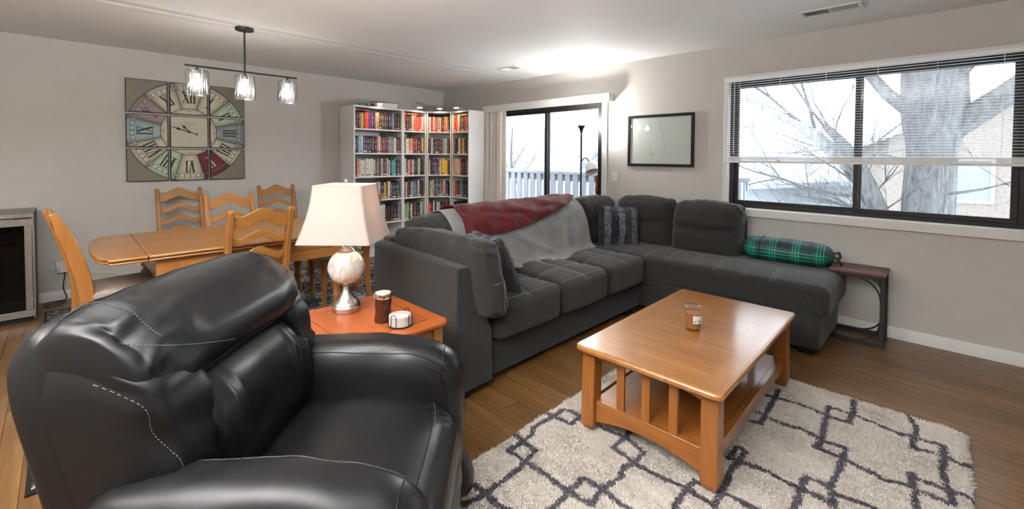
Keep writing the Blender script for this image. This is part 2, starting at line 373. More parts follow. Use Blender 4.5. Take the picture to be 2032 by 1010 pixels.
def dup_tree(root):
    c = root.copy(); COL.objects.link(c)
    if root.name in WM: WM[c.name] = WM[root.name]
    for ch in [x for x in root.children]:
        d = dup_tree(ch); d.parent = c
    return c
def B(x0, x1, y0, y1, z0, z1): return MB().box(x0, x1, y0, y1, z0, z1)

def softbox(hx, hy, hz, r, n=14, fn=None):
    """rounded box centred at 0, deformed by fn(P, N)->P ; returns MB"""
    idx = {}; V = []; Fc = []
    t = np.linspace(-1, 1, n+1)
    # cluster samples towards edges
    t = np.sign(t)*(1-(1-np.abs(t))**1.3)
    def vid(p):
        k = (round(p[0], 5), round(p[1], 5), round(p[2], 5))
        if k not in idx: idx[k] = len(V); V.append(p)
        return idx[k]
    for ax in range(3):
        for sg in (-1, 1):
            g = [[None]*(n+1) for _ in range(n+1)]
            for i in range(n+1):
                for j in range(n+1):
                    p = [0, 0, 0]; p[ax] = sg; p[(ax+1) % 3] = t[i]; p[(ax+2) % 3] = t[j]; g[i][j] = vid(tuple(p))
            for i in range(n):
                for j in range(n):
                    f = (g[i][j], g[i+1][j], g[i+1][j+1], g[i][j+1]); Fc.append(f if sg > 0 else f[::-1])
    P = np.array(V)*np.array([hx, hy, hz]); h = np.array([hx, hy, hz]); rr = np.minimum(r, h*0.999)
    inner = np.clip(P, -(h-rr), h-rr); d = P-inner; L = np.linalg.norm(d/rr, axis=1, keepdims=True); L[L == 0] = 1
    N = (d/rr)/L; Q = inner+N*rr
    nl = np.linalg.norm(N/rr, axis=1, keepdims=True); Nn = (N/rr)/nl
    if fn is not None: Q = fn(Q, Nn)
    mb = MB(); mb.add(Q.tolist(), Fc); return mb

def crom(pts, n, closed=True):
    pts = np.array(pts, float); m = len(pts); out = []
    rng = m if closed else m-1
    per = max(1, n//rng)
    for i in range(rng):
        if closed: p0, p1, p2, p3 = pts[(i-1) % m], pts[i], pts[(i+1) % m], pts[(i+2) % m]
        else: p0, p1, p2, p3 = pts[max(i-1, 0)], pts[i], pts[i+1], pts[min(i+2, m-1)]
        for k in range(per):
            t = k/per
            out.append(0.5*((2*p1)+(-p0+p2)*t+(2*p0-5*p1+4*p2-p3)*t*t+(-p0+3*p1-3*p2+p3)*t**3))
    if not closed: out.append(pts[-1])
    return np.array(out)
def sweep(profile, W, p=4, nt=64, ny=40, cen=None, disp=None, cy=0):
    """closed xz profile swept along y in [-W,W], ends pulled in to a rounded puff"""
    C = crom(profile, nt); cen = np.array(cen if cen is not None else C.mean(0))
    tt = np.linspace(0, PI/2, ny//2)[:-1]; yh = np.sin(tt)**(2/p); sh_ = np.cos(tt)**(2/p); s_end = sh_[-1]; cap = np.linspace(s_end, 0, 8)[1:-1]
    yh = np.concatenate([yh, 1+0.0*cap]); sh_ = np.concatenate([sh_, cap]); bulge = 0.05*W*(1-np.clip(sh_, 0, 1)**3)*(yh > .8)
    yh = yh+bulge*0.35/W*1.0
    ys = np.concatenate([-yh[::-1], yh[1:]]); sc = np.concatenate([sh_[::-1], sh_[1:]]); ny = len(ys)
    V = np.zeros((ny, len(C), 3))
    for i, (y, s) in enumerate(zip(ys, sc)):
        q = cen+(C-cen)*max(s, 0.01); V[i, :, 0] = q[:, 0]; V[i, :, 2] = q[:, 1]; V[i, :, 1] = y*W
    if disp is not None:
        gu = np.gradient(V, axis=0); gv = (np.roll(V, -1, 1)-np.roll(V, 1, 1)); N = np.cross(gv, gu); N /= (np.linalg.norm(N, axis=2, keepdims=True)+1e-9)
        out = V-np.array([cen[0], 0, cen[1]]); flip = np.sign((N*out).sum(2).mean()); V = V+N*flip*disp(V)[..., None]
    V[..., 1] += cy
    mb = MB(); mb.grid(V, closed_v=True); n = V.shape[1]
    mb.f += [tuple(range(n))[::-1], tuple(range((ny-1)*n, ny*n))]; mb.mi += [0, 0]; mb.fixn = True
    return mb
def stitch(bvh, pts, direction, r=0.0012, step=0.02, dash=False, off=0.0008, seg=5):
    """polyline projected along direction on a surface"""
    d = Vector(direction).normalized(); P = []
    pts = [Vector(q) for q in pts]
    for a, b in zip(pts[:-1], pts[1:]):
        k = max(1, int((b-a).length/step))
        for i in range(k): P.append(a.lerp(b, i/k))
    P.append(pts[-1]); H = []
    for q in P:
        h = bvh.ray_cast(q, d)
        if h[0] is not None: H.append(h[0]-d*off)
        else: H.append(None)
    mb = MB(); run = []; best = []
    for h in H+[None]:
        if h is None or (run and (h-run[-1]).length > step*4):
            if len(run) > 1:
                if dash:
                    for i in range(len(run)-1):
                        a, b = run[i], run[i+1]; mb.tube([a.lerp(b, 0.1), a.lerp(b, 0.7)], r, seg)
                elif len(run) > len(best): best = run
            run = []
        if h is not None: run.append(h)
    if len(best) > 1: mb.tube(best, r, seg)
    return mb
def text_mb(s, size, depth=0.0006):
    c = bpy.data.curves.new('t', 'FONT'); c.body = s; c.size = size; c.extrude = depth; c.align_x = 'CENTER'; c.align_y = 'CENTER'; c.resolution_u = 2
    o = bpy.data.objects.new('t', c); COL.objects.link(o); bpy.context.view_layer.update()
    me = bpy.data.meshes.new_from_object(o.evaluated_get(bpy.context.evaluated_depsgraph_get()))
    mb = MB(); mb.add([tuple(v.co) for v in me.vertices], [tuple(f.vertices) for f in me.polygons])
    bpy.data.objects.remove(o); bpy.data.meshes.remove(me); bpy.data.curves.remove(c); return mb
# ================================================================== SETTING
X0, Y0 = -2.8, -2.4
struct('ceiling', B(X0-0.1, XW2+0.1, Y0-0.1, YW1+0.1, HC, HC+0.12), 'ceil')
# taped ceiling seam: a very shallow ridge running parallel to the back wall
mb = MB(); sy = 4.15
prof = [(sy-0.16, HC), (sy-0.09, HC-0.0036), (sy-0.012, HC-0.0066), (sy, HC-0.0020), (sy+0.012, HC-0.0070), (sy+0.10, HC-0.004), (sy+0.17, HC)]
mb.grid(np.array([[(x, a, b) for a, b in prof] for x in np.linspace(X0, XW2, 40)]))
mb.v = [(x, y, z+0.0006*math.sin(x*5+y*3)-0.0004) for x, y, z in mb.v]
struct('trim_1', mb, 'ceil', sharp=80)['label'] = 'taped ceiling seam'
struct('wall_back', B(X0-0.1, XW2+0.12, YW1, YW1+0.12, 0, HC), 'wall')
struct('wall_left', B(X0-0.12, X0, Y0, YW1, 0, HC), 'wall')
struct('wall_front', B(X0-0.1, XW2+0.12, Y0-0.12, Y0, 0, HC), 'wall')
# right wall with the window and the sliding-door openings
WY0, WY1, WZ0, WZ1 = -0.405, 1.462, 0.905, 2.10
DY0, DY1, DZ1 = 2.86, 4.78, 2.035
TW = 0.14
mb = MB()
for (a, b, c, d) in ((Y0, WY0, 0, HC), (WY0, WY1, 0, WZ0), (WY0, WY1, WZ1, HC), (WY1, DY0, 0, HC), (DY0, DY1, DZ1, HC), (DY1, YW1, 0, HC)):
    mb.box(XW2, XW2+TW, a, b, c, d)
struct('wall_right', mb, 'wall')
# floor: sub-floor plus single planks with recessed joints
fl = struct('floor', B(X0, XW2, Y0, YW1, -0.06, -0.004), 'groove')
PW = 0.083; planks = []
r2 = random.Random(3)
k = 0; x = X0
while x < XW2:
    y = Y0-r2.random()*0.9
    while y < YW1:
        L = r2.uniform(0.7, 1.35); a, b = max(y, Y0), min(y+L, YW1)
        if b-a > 0.03: planks.append((x, min(x+PW, XW2), a, b))
        y += L
    x += PW
def vis(pl):
    x0, x1, a, b = pl; best = 0
    for yy in (a, (a+b)/2, b):
        u, v, z = proj(((x0+x1)/2, yy, 0))
        if z > 0.3 and -60 < u < 2090 and 0 < v < 1080: best = max(best, 1/z)
    # hidden under the sofa, the armchair or the end table
    cx, cy = (x0+x1)/2, (a+b)/2
    if best and 1.95 < cx < 4.4 and 2.05 < cy < 2.8: best = 1e-3
    if best and cx > 3.7 and 0.7 < cy < 2.8: best = 1e-3
    return best
planks.sort(key=vis, reverse=True)
base_meshes = {}
rest = MB()
for i, (x0, x1, a, b) in enumerate(planks):
    g = 0.0011; h = 0.0006*r2.random()
    if i < 290 and vis((x0, x1, a, b)) > 0:
        m = MB().box(x0+g-x0, x1-g-x0, g, b-a-g, -0.012, 0.0-0.0006+h)
        o = part('plank', m, 'plank', fl, smooth=False); o.location = (x0, a, 0)
    else: rest.box(x0+g, x1-g, a+g, b-g, -0.012, -0.0006+h)
part('planks', rest, 'plank', fl, stuff=True, smooth=False)
def baseboard(name, x0, x1, y0, y1, ax):
    # small ogee-topped board
    if ax == 0: mb = MB().prism([(y1, 0), (y1, 0.088), (y0+0.004, 0.088), (y0, 0.078), (y0, 0)], 0, x0, x1)
    else: mb = MB().prism([(x1, 0), (x1, 0.088), (x0+0.004, 0.088), (x0, 0.078), (x0, 0)], 1, y0, y1)
    return struct(name, mb, 'trimw')
baseboard('baseboard_back', X0, XW2, YW1-0.014, YW1-0.0005, 0)
baseboard('baseboard_right', XW2-0.014, XW2-0.0005, Y0, DY0-0.075, 1)
baseboard('baseboard_corner', XW2-0.014, XW2-0.0005, DY1+0.01, YW1-0.015, 1)

# ------------------------------------------------------------------ window_1
def empty_struct(name, loc=(0, 0, 0)):
    o = bpy.data.objects.new(name, None); COL.objects.link(o); o.location = loc; o['kind'] = 'structure'; WM[name] = Matrix.Translation(loc); return o
wn = empty_struct('window_1', (XW2, 0.5, 0.9))
xf0, xf1 = XW2+0.035, XW2+0.10
mb = MB()
def ring(mb, x0, x1, y0, y1, z0, z1, w, wb=None):
    wb = wb or w
    mb.box(x0, x1, y0, y1, z0, z0+wb); mb.box(x0, x1, y0, y1, z1-w, z1); mb.box(x0, x1, y0, y0+w, z0+wb, z1-w); mb.box(x0, x1, y1-w, y1, z0+wb, z1-w)
ring(mb, xf0, xf1, WY0+0.001, WY1-0.001, WZ0+0.001, WZ1-0.001, 0.035)
part('window_frame', mb, 'bronze', wn, bev=0.003, world=True)
for (a, b, xo, nm) in ((WY0+0.036, 0.515, 0.0, 0), (0.465, WY1-0.036, 0.03, 1)):
    mb = MB(); ring(mb, xf0+0.003+xo, xf0+0.028+xo, a, b, WZ0+0.036, WZ1-0.036, 0.034)
    s_ = part('window_sash', mb, 'bronze', wn, bev=0.002, world=True)
    p_ = part('pane', B(xf0+0.014+xo, xf0+0.018+xo, a+0.034, b-0.034, WZ0+0.070, WZ1-0.070), 'pane', wn, world=True, smooth=False)
part('window_latch', B(xf0-0.012, xf0+0.004, 0.485, 0.505, 1.05, 1.11), 'bronze', wn, bev=0.003, world=True)
# casing boards (white): left, right, top, sill apron
cas = [('window_casing', B(XW2-0.018, XW2, WY1+0.001, WY1+0.042, WZ0-0.07, WZ1+0.042)), ('window_casing', B(XW2-0.018, XW2, WY0-0.042, WY0-0.001, WZ0-0.07, WZ1+0.042)),
       ('window_casing', B(XW2-0.018, XW2, WY0, WY1, WZ1+0.001, WZ1+0.042)), ('window_sill', B(XW2-0.026, XW2, WY0, WY1, WZ0-0.07, WZ0-0.001))]
for n_, m_ in cas: part(n_, m_, 'white', wn, bev=0.003, world=True)
mb = MB(); ring(mb, XW2+0.001, XW2+0.034, WY0+0.0005, WY1-0.0005, WZ0+0.0005, WZ1-0.0005, 0.004); part('jamb_liner', mb, 'white', wn, world=True)
# venetian blind, half raised
bl = thing('venetian_blind', 'white aluminium venetian blind pulled halfway down over the wide window', 'blind', (XW2-0.03, 0.5, 1.3))
bx = XW2-0.042; by0, by1 = WY0-0.04, WY1+0.015
part('head_rail', B(bx-0.018, bx+0.018, by0, by1, 2.082, 2.112), 'blindw', bl, bev=0.002, world=True)
sl = MB(); sl.prism([(-0.0125, -0.0008), (-0.006, 0.0010), (0.006, 0.0010), (0.0125, -0.0008), (0.0125, -0.0014), (0.006, 0.0004), (-0.006, 0.0004), (-0.0125, -0.0014)], 1, by0, by1)
slm = mesh_of(sl, 'slat', 'blindw', 60)
zs = np.linspace(2.066, 1.392, 33)
for z in zs:
    o = bpy.data.objects.new('slat', slm); COL.objects.link(o); o.parent = bl
    o.location = (bx-(XW2-0.03), -0.5, z-1.3); o.rotation_euler = (0, R(-4), 0)
mb = MB()
for j in range(10): mb.box(bx-0.0125, bx+0.0125, by0, by1, 1.353+j*0.0034, 1.3558+j*0.0034)
part('stacked_slats', mb, 'blindw', bl, world=True, smooth=False)
part('bottom_rail', B(bx-0.014, bx+0.014, by0-0.003, by1+0.003, 1.330, 1.351), 'blindw', bl, bev=0.002, world=True)
for yy in (1.36, 1.03, 0.70, 0.37, 0.04, -0.28):
    mb = MB()
    for dx in (-0.0135, 0.0135): mb.tube([(bx+dx, yy, 2.085), (bx+dx, yy, 1.34)], 0.0008, 4)
    part('ladder_cord', mb, 'blindw', bl, world=True)
    part('cord_clip', B(bx-0.017, bx-0.013, yy-0.012, yy+0.012, 1.33, 1.36), 'blindw', bl, world=True)
mb = MB().tube([(bx-0.024, 1.395, 2.08), (bx-0.026, 1.395, 1.42)], 0.0035, 6); part('tilt_wand', mb, 'vane', bl, world=True)

# ------------------------------------------------------------------ door_1 (sliding glass door)
dn = empty_struct('door_1', (XW2, 3.8, 0))
mb = MB(); ring(mb, XW2+0.02, XW2+0.115, DY0+0.001, DY1-0.001, 0.001, DZ1-0.001, 0.04); part('door_frame', mb, 'bronze', dn, bev=0.003, world=True)
for (a, b, xo, lab) in ((DY0+0.041, 3.775, 0.0, 1), (3.735, DY1-0.041, 0.042, 0)):
    mb = MB(); ring(mb, XW2+0.028+xo, XW2+0.060+xo, a, b, 0.045, DZ1-0.042, 0.042, 0.08); part('door_sash', mb, 'bronze', dn, bev=0.003, world=True)
    part('pane', B(XW2+0.042+xo, XW2+0.046+xo, a+0.042, b-0.042, 0.125, DZ1-0.084), 'pane', dn, world=True, smooth=False)
mb = MB(); hy = DY0+0.063
mb.prism([(hy-0.012, 0.93), (hy-0.017, 1.0), (hy-0.010, 1.04), (hy-0.017, 1.10), (hy-0.012, 1.16), (hy+0.012, 1.16), (hy+0.016, 1.10), (hy+0.010, 1.04), (hy+0.016, 1.0), (hy+0.012, 0.93)], 0, XW2-0.035, XW2-0.015)
mb.xf(Matrix.Identity(4)); hd = part('door_handle', mb, 'cleg', dn, 'wooden door pull', bev=0.004, world=True)
for z in (0.955, 1.135): part('handle_bracket', B(XW2-0.02, XW2+0.029, hy-0.006, hy+0.006, z-0.008, z+0.008), 'nickel', dn, bev=0.002, world=True)
part('door_casing', B(XW2-0.016, XW2, DY0-0.068, DY0-0.001, 0, DZ1+0.03), 'white', dn, bev=0.003, world=True)
mb = MB(); ring(mb, XW2+0.0005, XW2+0.019, DY0+0.0005, DY1-0.0005, 0.0005, DZ1-0.0005, 0.012); part('jamb_liner', mb, 'white', dn, world=True)
# valance + vertical blind
va = thing('vertical_blind', 'cream vertical blind bunched at the left of the sliding door under a white valance', 'blind', (XW2-0.06, 4.7, 1.0))
vx = XW2-0.105
mb = MB().box(vx, vx+0.012, 2.715, 4.845, 2.012, 2.104).box(vx+0.012, XW2-0.0005, 2.715, 2.727, 2.012, 2.104).box(vx+0.012, XW2-0.0005, 4.833, 4.845, 2.012, 2.104).box(vx+0.012, XW2-0.0005, 2.727, 4.833, 2.096, 2.104)
part('valance', mb, 'white', va, bev=0.002, world=True)
part('track', B(XW2-0.07, XW2-0.035, 2.74, 4.82, 2.045, 2.085), 'white', va, world=True)
rr = random.Random(5)
for i in range(15):
    yy = 4.46+i*0.025+rr.uniform(-.004, .004); a = R((78, 40, 62, 30, 70)[i % 5]+rr.uniform(-8, 8)); W = 0.042
    pts = [(t*W, 0.006*(1-t*t)) for t in np.linspace(-1, 1, 7)]; poly = pts+[(p, q-0.0012) for p, q in pts[::-1]]
    mb = MB().prism(poly, 2, 0.03, 2.045); mb.xf(Matrix.Translation((XW2-0.055, yy, 0)) @ Matrix.Rotation(PI/2-a+R(90), 4, 'Z') @ Matrix.Rotation(0, 4, 'X'))
    part('vane', mb, 'vane', va, world=True, sharp=60)
part('control_cord', MB().tube([(XW2-0.10, 4.44, 2.04), (XW2-0.10, 4.44, 1.25)], 0.0025, 5), 'vane', va, world=True)

# ------------------------------------------------------------------ vents, switch, outlet
def vent(loc, L, W, label, grp, n, open_half):
    t = thing('ceiling_vent', label, 'vent', loc)
    mb = MB(); z0 = -0.007
    for (a, b, c, d) in ((-W/2, W/2, -L/2, -L/2+0.028), (-W/2, W/2, L/2-0.028, L/2), (-W/2, -W/2+0.028, -L/2+0.028, L/2-0.028), (W/2-0.028, W/2, -L/2+0.028, L/2-0.028), (-W/2+0.028, W/2-0.028, -0.008, 0.008)): mb.box(a, b, c, d, z0, 0)
    part('vent_frame', mb, 'white', t, bev=0.002)
    part('duct', B(-W/2+0.027, W/2-0.027, -L/2+0.027, L/2-0.027, -0.0012, -0.0004), 'black', t)
    for hsg in (-1, 1):
        for i in range(n):
            y = hsg*(0.010+(i+0.5)*(L/2-0.04)/n); a = R(38 if hsg*open_half > 0 else -38)
            m = Matrix.Translation((0, y, -0.0055)) @ Matrix.Rotation(a, 4, 'X')
            part('louver', MB().box(-W/2+0.028, W/2-0.028, -0.0045, 0.0045, -0.0006, 0.0006, m), 'white', t, smooth=False)
    return t
vent((3.86, 0.60, HC-0.0005), 0.37, 0.17, 'white louvred ceiling register in front of the wide window', None, 11, 1)
vent((3.80, 3.76, HC-0.0005), 0.30, 0.17, 'small white ceiling register above the sofa near the sliding door', None, 8, -1)
sw = thing('light_switch', 'white light switch on the wall between sliding door and framed drawing', 'switch', (XW2, 2.69, 1.155))
part('plate', B(-0.006, -0.0005, -0.037, 0.037, -0.058, 0.058), 'white', sw, bev=0.002)
part('toggle', MB().prism([(-0.006, -0.010), (-0.018, 0.004), (-0.018, 0.010), (-0.006, 0.012)], 1, -0.005, 0.005), 'white', sw)
ou = thing('wall_outlet', 'white electrical outlet low on the back wall beside the wine cooler', 'outlet', (-0.02, YW1, 0.31))
part('plate', B(-0.037, 0.037, -0.006, -0.0005, -0.058, 0.058), 'white', ou, bev=0.002)
for z in (0.02, -0.02): part('socket', B(-0.017, 0.017, -0.009, -0.006, z-0.013, z+0.013), 'white', ou, bev=0.003)
ad = single('plug_adapter', B(-0.033, 0.033, -0.05, -0.0095, -0.022, 0.022), 'white', 'white block adapter plugged into the outlet by the wine cooler', 'adapter', (0.0, YW1, 0.285), bev=0.004)
c_ = crom([(0.0, YW1-0.035, 0.268), (-0.002, YW1-0.04, 0.22), (-0.012, YW1-0.05, 0.12), (0.01, YW1-0.06, 0.03), (-0.02, YW1-0.10, 0.006), (-0.08, YW1-0.14, 0.006), (-0.135, YW1-0.2, 0.006), (-0.09, YW1-0.26, 0.006), (-0.02, YW1-0.20, 0.007), (0.0, YW1-0.14, 0.013), (-0.06, YW1-0.09, 0.010), (-0.15, YW1-0.10, 0.006)], 90, False)
single('power_cord', MB().tube(c_, 0.004, 8), 'black', 'black power cord looping to the floor beside the wine cooler', 'cord')
c_ = crom([(0.036, YW1-0.02, 0.29), (0.10, YW1-0.02, 0.275), (0.20, YW1-0.03, 0.22), (0.30, YW1-0.04, 0.205), (0.40, YW1-0.05, 0.16), (0.50, YW1-0.03, 0.02), (0.7, YW1-0.03, 0.005)], 60, False)
single('lamp_cord', MB().tube(c_, 0.0028, 6), 'white', 'thin white cord hanging along the back wall behind the end chair', 'cord')

# ================================================================== OUTSIDE
struct('snowy_ground', B(XW2+0.5, 70, -40, 55, -3.3, -3.0), 'snow')
# balcony
bal = thing('balcony', 'snow dusted wooden balcony with baluster railing outside the sliding door', 'balcony', (5.4, 4.0, -0.12))
for i in range(11):
    x = XW2+0.15+i*0.145
    part('deck_board', B(x, x+0.138, 1.75, 6.6, -0.11, -0.075), 'deck', bal, world=True, smooth=False)
xr = 6.02
part('handrail', B(xr-0.06, xr+0.06, 1.70, 6.6, 1.075, 1.12), 'deck', bal, world=True)
part('upper_rail', B(xr-0.02, xr+0.02, 1.74, 6.6, 0.96, 1.07), 'deck', bal, world=True)
part('lower_rail', B(xr-0.02, xr+0.02, 1.74, 6.6, 0.0, 0.09), 'deck', bal, world=True)
bm = mesh_of(B(-0.02, 0.02, -0.045, 0.045, 0, 1.08), 'baluster', 'deck', smooth=False)
for i in range(30):
    o = bpy.data.objects.new('baluster', bm); COL.objects.link(o); o.parent = bal; o.location = (xr-0.045-5.4, 1.80+i*0.16-4.0, 0.11)
for i in range(6):
    o = bpy.data.objects.new('baluster', bm); COL.objects.link(o); o.parent = bal; o.location = (XW2+0.35+i*0.2-5.4, 1.76-4.0, 0.11); o.rotation_euler = (0, 0, PI/2)
part('snow_cover', B(xr-0.055, xr+0.055, 1.71, 6.59, 1.12, 1.135), 'snow', bal, world=True)
def house(loc, rz, W, D, H, rh, label, wall, over=0.5, wins=()):
    t = thing('house', label, 'house', loc, rz)
    mb = MB().prism([(-W/2, 0), (W/2, 0), (W/2, H), (0, H+rh), (-W/2, H)], 1, -D/2, D/2); part('wall', mb, wall, t, smooth=False)
    for s in (-1, 1):
        mb = MB().prism([(0, H+rh+0.02), (s*(W/2+over), H-over*rh/(W/2)+0.02), (s*(W/2+over), H-over*rh/(W/2)+0.22), (0, H+rh+0.24)], 1, -D/2-0.4, D/2+0.4); part('roof_slope', mb, 'roofm', t, smooth=False)
    for (x, z, w_, h_) in wins:
        f = MB(); y = -D/2
        f.box(x-w_/2-.08, x+w_/2+.08, y-0.05, y-0.001, z-.08, z).box(x-w_/2-.08, x+w_/2+.08, y-0.05, y-0.001, z+h_, z+h_+.08).box(x-w_/2-.08, x-w_/2, y-0.05, y-0.001, z, z+h_).box(x+w_/2, x+w_/2+.08, y-0.05, y-0.001, z, z+h_)
        wf = part('window', f, 'white', t, smooth=False); part('pane', B(x-w_/2, x+w_/2, y-0.02, y-0.002, z, z+h_), 'darkwin', wf, smooth=False)
    return t
# facades face the room (local -Y turned towards -X)
house((25.5, 9.6, -3), R(-112), 12, 9, 3.4, 3.3, 'pale house with low gabled snowy roof across the yard', 'siding', wins=((-3, .9, 1.2, 1.3), (0.5, .9, 1.2, 1.3), (3.6, .9, 1.2, 1.3)))
house((21.5, -2.4, -3), R(-78), 8.6, 6, 5.0, 1.9, 'brown brick house with pale porch behind the big tree', 'brickm', wins=((-2.6, 3.2, 1.0, 1.1), (0.2, 3.2, 1.0, 1.1), (2.8, 1.0, 1.6, 1.5)))
house((30, 24, -3), R(-125), 11, 9, 3.6, 2.9, 'white gabled house seen through the sliding door', 'siding', wins=((-2.6, 1.0, 1.2, 1.2), (1.6, 1.0, 1.2, 1.2)))
house((38, -14, -3), R(-60), 14, 9, 4.6, 2.6, 'distant grey house at the right edge of the window', 'siding', wins=((-3, 2.6, 1.4, 1.2), (1.8, 2.6, 1.4, 1.2)))
def tree(loc, label, trunk, limbs, twigs, seed, r0, depth=3, mat='bark'):
    t = thing('tree', label, 'tree', loc); q = random.Random(seed)
    mb = MB(); pts = crom([p for p, _ in trunk], 30, False); rr_ = np.interp(np.linspace(0, 1, len(pts)), np.linspace(0, 1, len(trunk)), [r for _, r in trunk])
    mb.tube(pts, rr_, 20); V = np.array(mb.v); ang = np.arctan2(V[:, 1], V[:, 0]); V[:, :2] *= (1+0.05*np.sin(ang*9+V[:, 2:3].ravel()*1.5))[:, None]; mb.v = V.tolist()
    part('trunk', mb, mat, t)
    tw = MB()
    def branch(p, d, L, r, lev, m):
        P = [Vector(p)]; dd = Vector(d).normalized(); n = 5
        for i in range(n):
            dd = (dd+Vector((q.uniform(-.22, .22), q.uniform(-.22, .22), q.uniform(-.12, .20)))).normalized(); P.append(P[-1]+dd*L/n)
        m.tube(P, [max(0.003, r*(1-0.75*i/n)) for i in range(n+1)], 6 if lev < 2 else 4, cap=False)
        if lev < depth:
            for _ in range(4 if lev < 2 else 3):
                i = q.randint(1, n); a = (dd+Vector((q.uniform(-1, 1), q.uniform(-1, 1), q.uniform(-.5, .8)))).normalized()
                branch(P[i], a, L*q.uniform(.45, .7), r*.42, lev+1, tw)
    for (p, d, L, r) in limbs:
        m = MB(); branch(p, d, L, r, 0, m); part('branch', m, 'bark', t)
    for (p, d, L, r) in twigs: branch(p, d, L, r, 1, tw)
    part('twigs', tw, 'bark', t, stuff=True); return t
# big trunk: direction px 1850 -> s/d = .955
def at(px, d, z=0):
    s = (px-1016)/CAM_F*d; return (CF[0]*d+CR[0]*s, CF[1]*d+CR[1]*s, z)
tx, ty, _ = at(1848, 6.3)
tree((tx, ty, -3), 'big bare tree with thick ridged trunk right outside the window',
     [((0, 0, 0), .44), ((0, 0.02, 2.4), .325), ((0, 0.02, 3.6), .285), ((0.05, 0.0, 4.5), .275), ((0.1, 0.0, 5.2), .36), ((0.15, 0.0, 7.5), .33)],
     [((0.1, -0.1, 4.72), (-0.15, -1.0, .62), 4.0, .17), ((0, 0.18, 5.0), (-0.05, .8, .85), 2.4, .10), ((0, 0.1, 5.4), (.1, .6, .9), 3, .12), ((0, -.1, 5.4), (0, -.6, 1), 3, .12), ((0, .2, 3.5), (-.3, 1, .25), 1.6, .035)],
     [((-.25, .1, 3.2), (-.5, .9, .5), 1.3, .022), ((-.25, .1, 2.8), (-.5, .9, .1), 1.5, .02), ((-.25, .1, 4.3), (-.6, .8, .4), 1.5, .02), ((-.2, -.2, 3.1), (-.6, -.7, .3), 1.3, .02), ((-.2, -.2, 3.9), (-.6, -.7, .2), 1.5, .02), ((-.2, -.1, 2.9), (-.7, -.5, -.1), 1.2, .016)], 11, .4)
lx, ly, _ = at(1800, 6.9)
a1 = at(1620, 7.2, 2.0); a2 = at(1725, 7.1, 0.9); 
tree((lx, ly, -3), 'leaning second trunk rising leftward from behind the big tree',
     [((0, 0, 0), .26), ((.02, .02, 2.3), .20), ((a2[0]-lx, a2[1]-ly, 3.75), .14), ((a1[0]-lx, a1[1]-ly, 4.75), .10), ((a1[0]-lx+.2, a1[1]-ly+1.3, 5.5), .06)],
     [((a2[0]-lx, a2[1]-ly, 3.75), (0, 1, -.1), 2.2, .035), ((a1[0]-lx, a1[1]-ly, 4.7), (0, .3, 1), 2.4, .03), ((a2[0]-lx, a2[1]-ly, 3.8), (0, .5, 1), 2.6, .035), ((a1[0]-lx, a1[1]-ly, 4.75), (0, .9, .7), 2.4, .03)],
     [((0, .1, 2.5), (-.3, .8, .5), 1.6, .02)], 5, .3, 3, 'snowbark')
sx2, sy2, _ = at(1778, 6.6); b1 = at(1712, 6.7, 1.3)
tree((sx2, sy2, -3), 'dark slanting stem just left of the big tree trunk', [((0, 0, 0), .20), ((0, .03, 2.6), .16), ((b1[0]-sx2, b1[1]-sy2, 4.15), .11), ((b1[0]-sx2-.1, b1[1]-sy2+.5, 4.9), .05)],
     [((0, .03, 2.7), (-.1, .25, 1), 1.7, .05), ((0, .1, 3.0), (-.2, 1, .1), 1.6, .03), ((0, .2, 3.6), (-.2, .9, .7), 1.5, .03)], [((0, .1, 3.0), (-.4, .6, .6), 1.0, .014), ((0, .2, 3.5), (-.4, -.6, .6), 1.0, .014)], 17, .2)
tree((17, 16.5, -3), 'slender bare tree beyond the balcony railing', [((0, 0, 0), .16), ((0.1, 0, 2), .13), ((0, .2, 4), .08), ((0, 0.1, 6), .03)],
     [((0, 0, 2.5), (0, -.8, 1), 2.6, .05), ((0, .1, 3), (0, .8, 1), 2.6, .05), ((0, .1, 3.6), (0, -.5, 1), 2.2, .04)], [], 8, .2, 2)
tree((12.5, 6.6, -3), 'thin bare sapling outside the left half of the window', [((0, 0, 0), .09), ((0.1, 0, 2), .07), ((0, .1, 4), .05), ((0, 0.1, 5.6), .02)],
     [((0, 0, 2.5), (0, -.9, .8), 2.4, .035), ((0, .1, 3), (0, .9, .9), 2.0, .03), ((0, .1, 3.4), (0, -.5, 1), 2.2, .03), ((0, 0, 2.0), (0, -1, .35), 2.6, .03)], [], 9, .2, 2)
# ================================================================== SECTIONAL SOFA (built in world coordinates)
so = thing('sectional_sofa', 'large charcoal fabric sectional sofa with chaise along the window wall', 'sofa', (2.9, 2.0, 0))
SP = lambda n_, m_, mat='sofa', **k: part(n_, m_, mat, so, world=True, **k)
# outer arm panel: flared front, sloped inside
def arm_sec(y, top): return [(1.50, y, 0.045), (1.778, y, 0.045), (1.765, y, 0.36), (1.60, y, top-0.012), (1.588, y, top), (1.512, y, top), (1.50, y, top-0.012)]
mb = MB(); s0, s1 = arm_sec(1.885, 0.758), arm_sec(2.80, 0.785)
mb.add(s0+s1, [tuple(range(7)), tuple(range(7, 14))[::-1]]+[(i, i+7, (i+1) % 7+7, (i+1) % 7) for i in range(7)])
arm = SP('arm', mb, bev=0.010)
a_b = mb.bvh()
seam = stitch(a_b, [(1.518, 1.7, z) for z in np.linspace(0.06, 0.74, 12)], (0, 1, 0), 0.0016); SP('piping', seam, 'sofa')
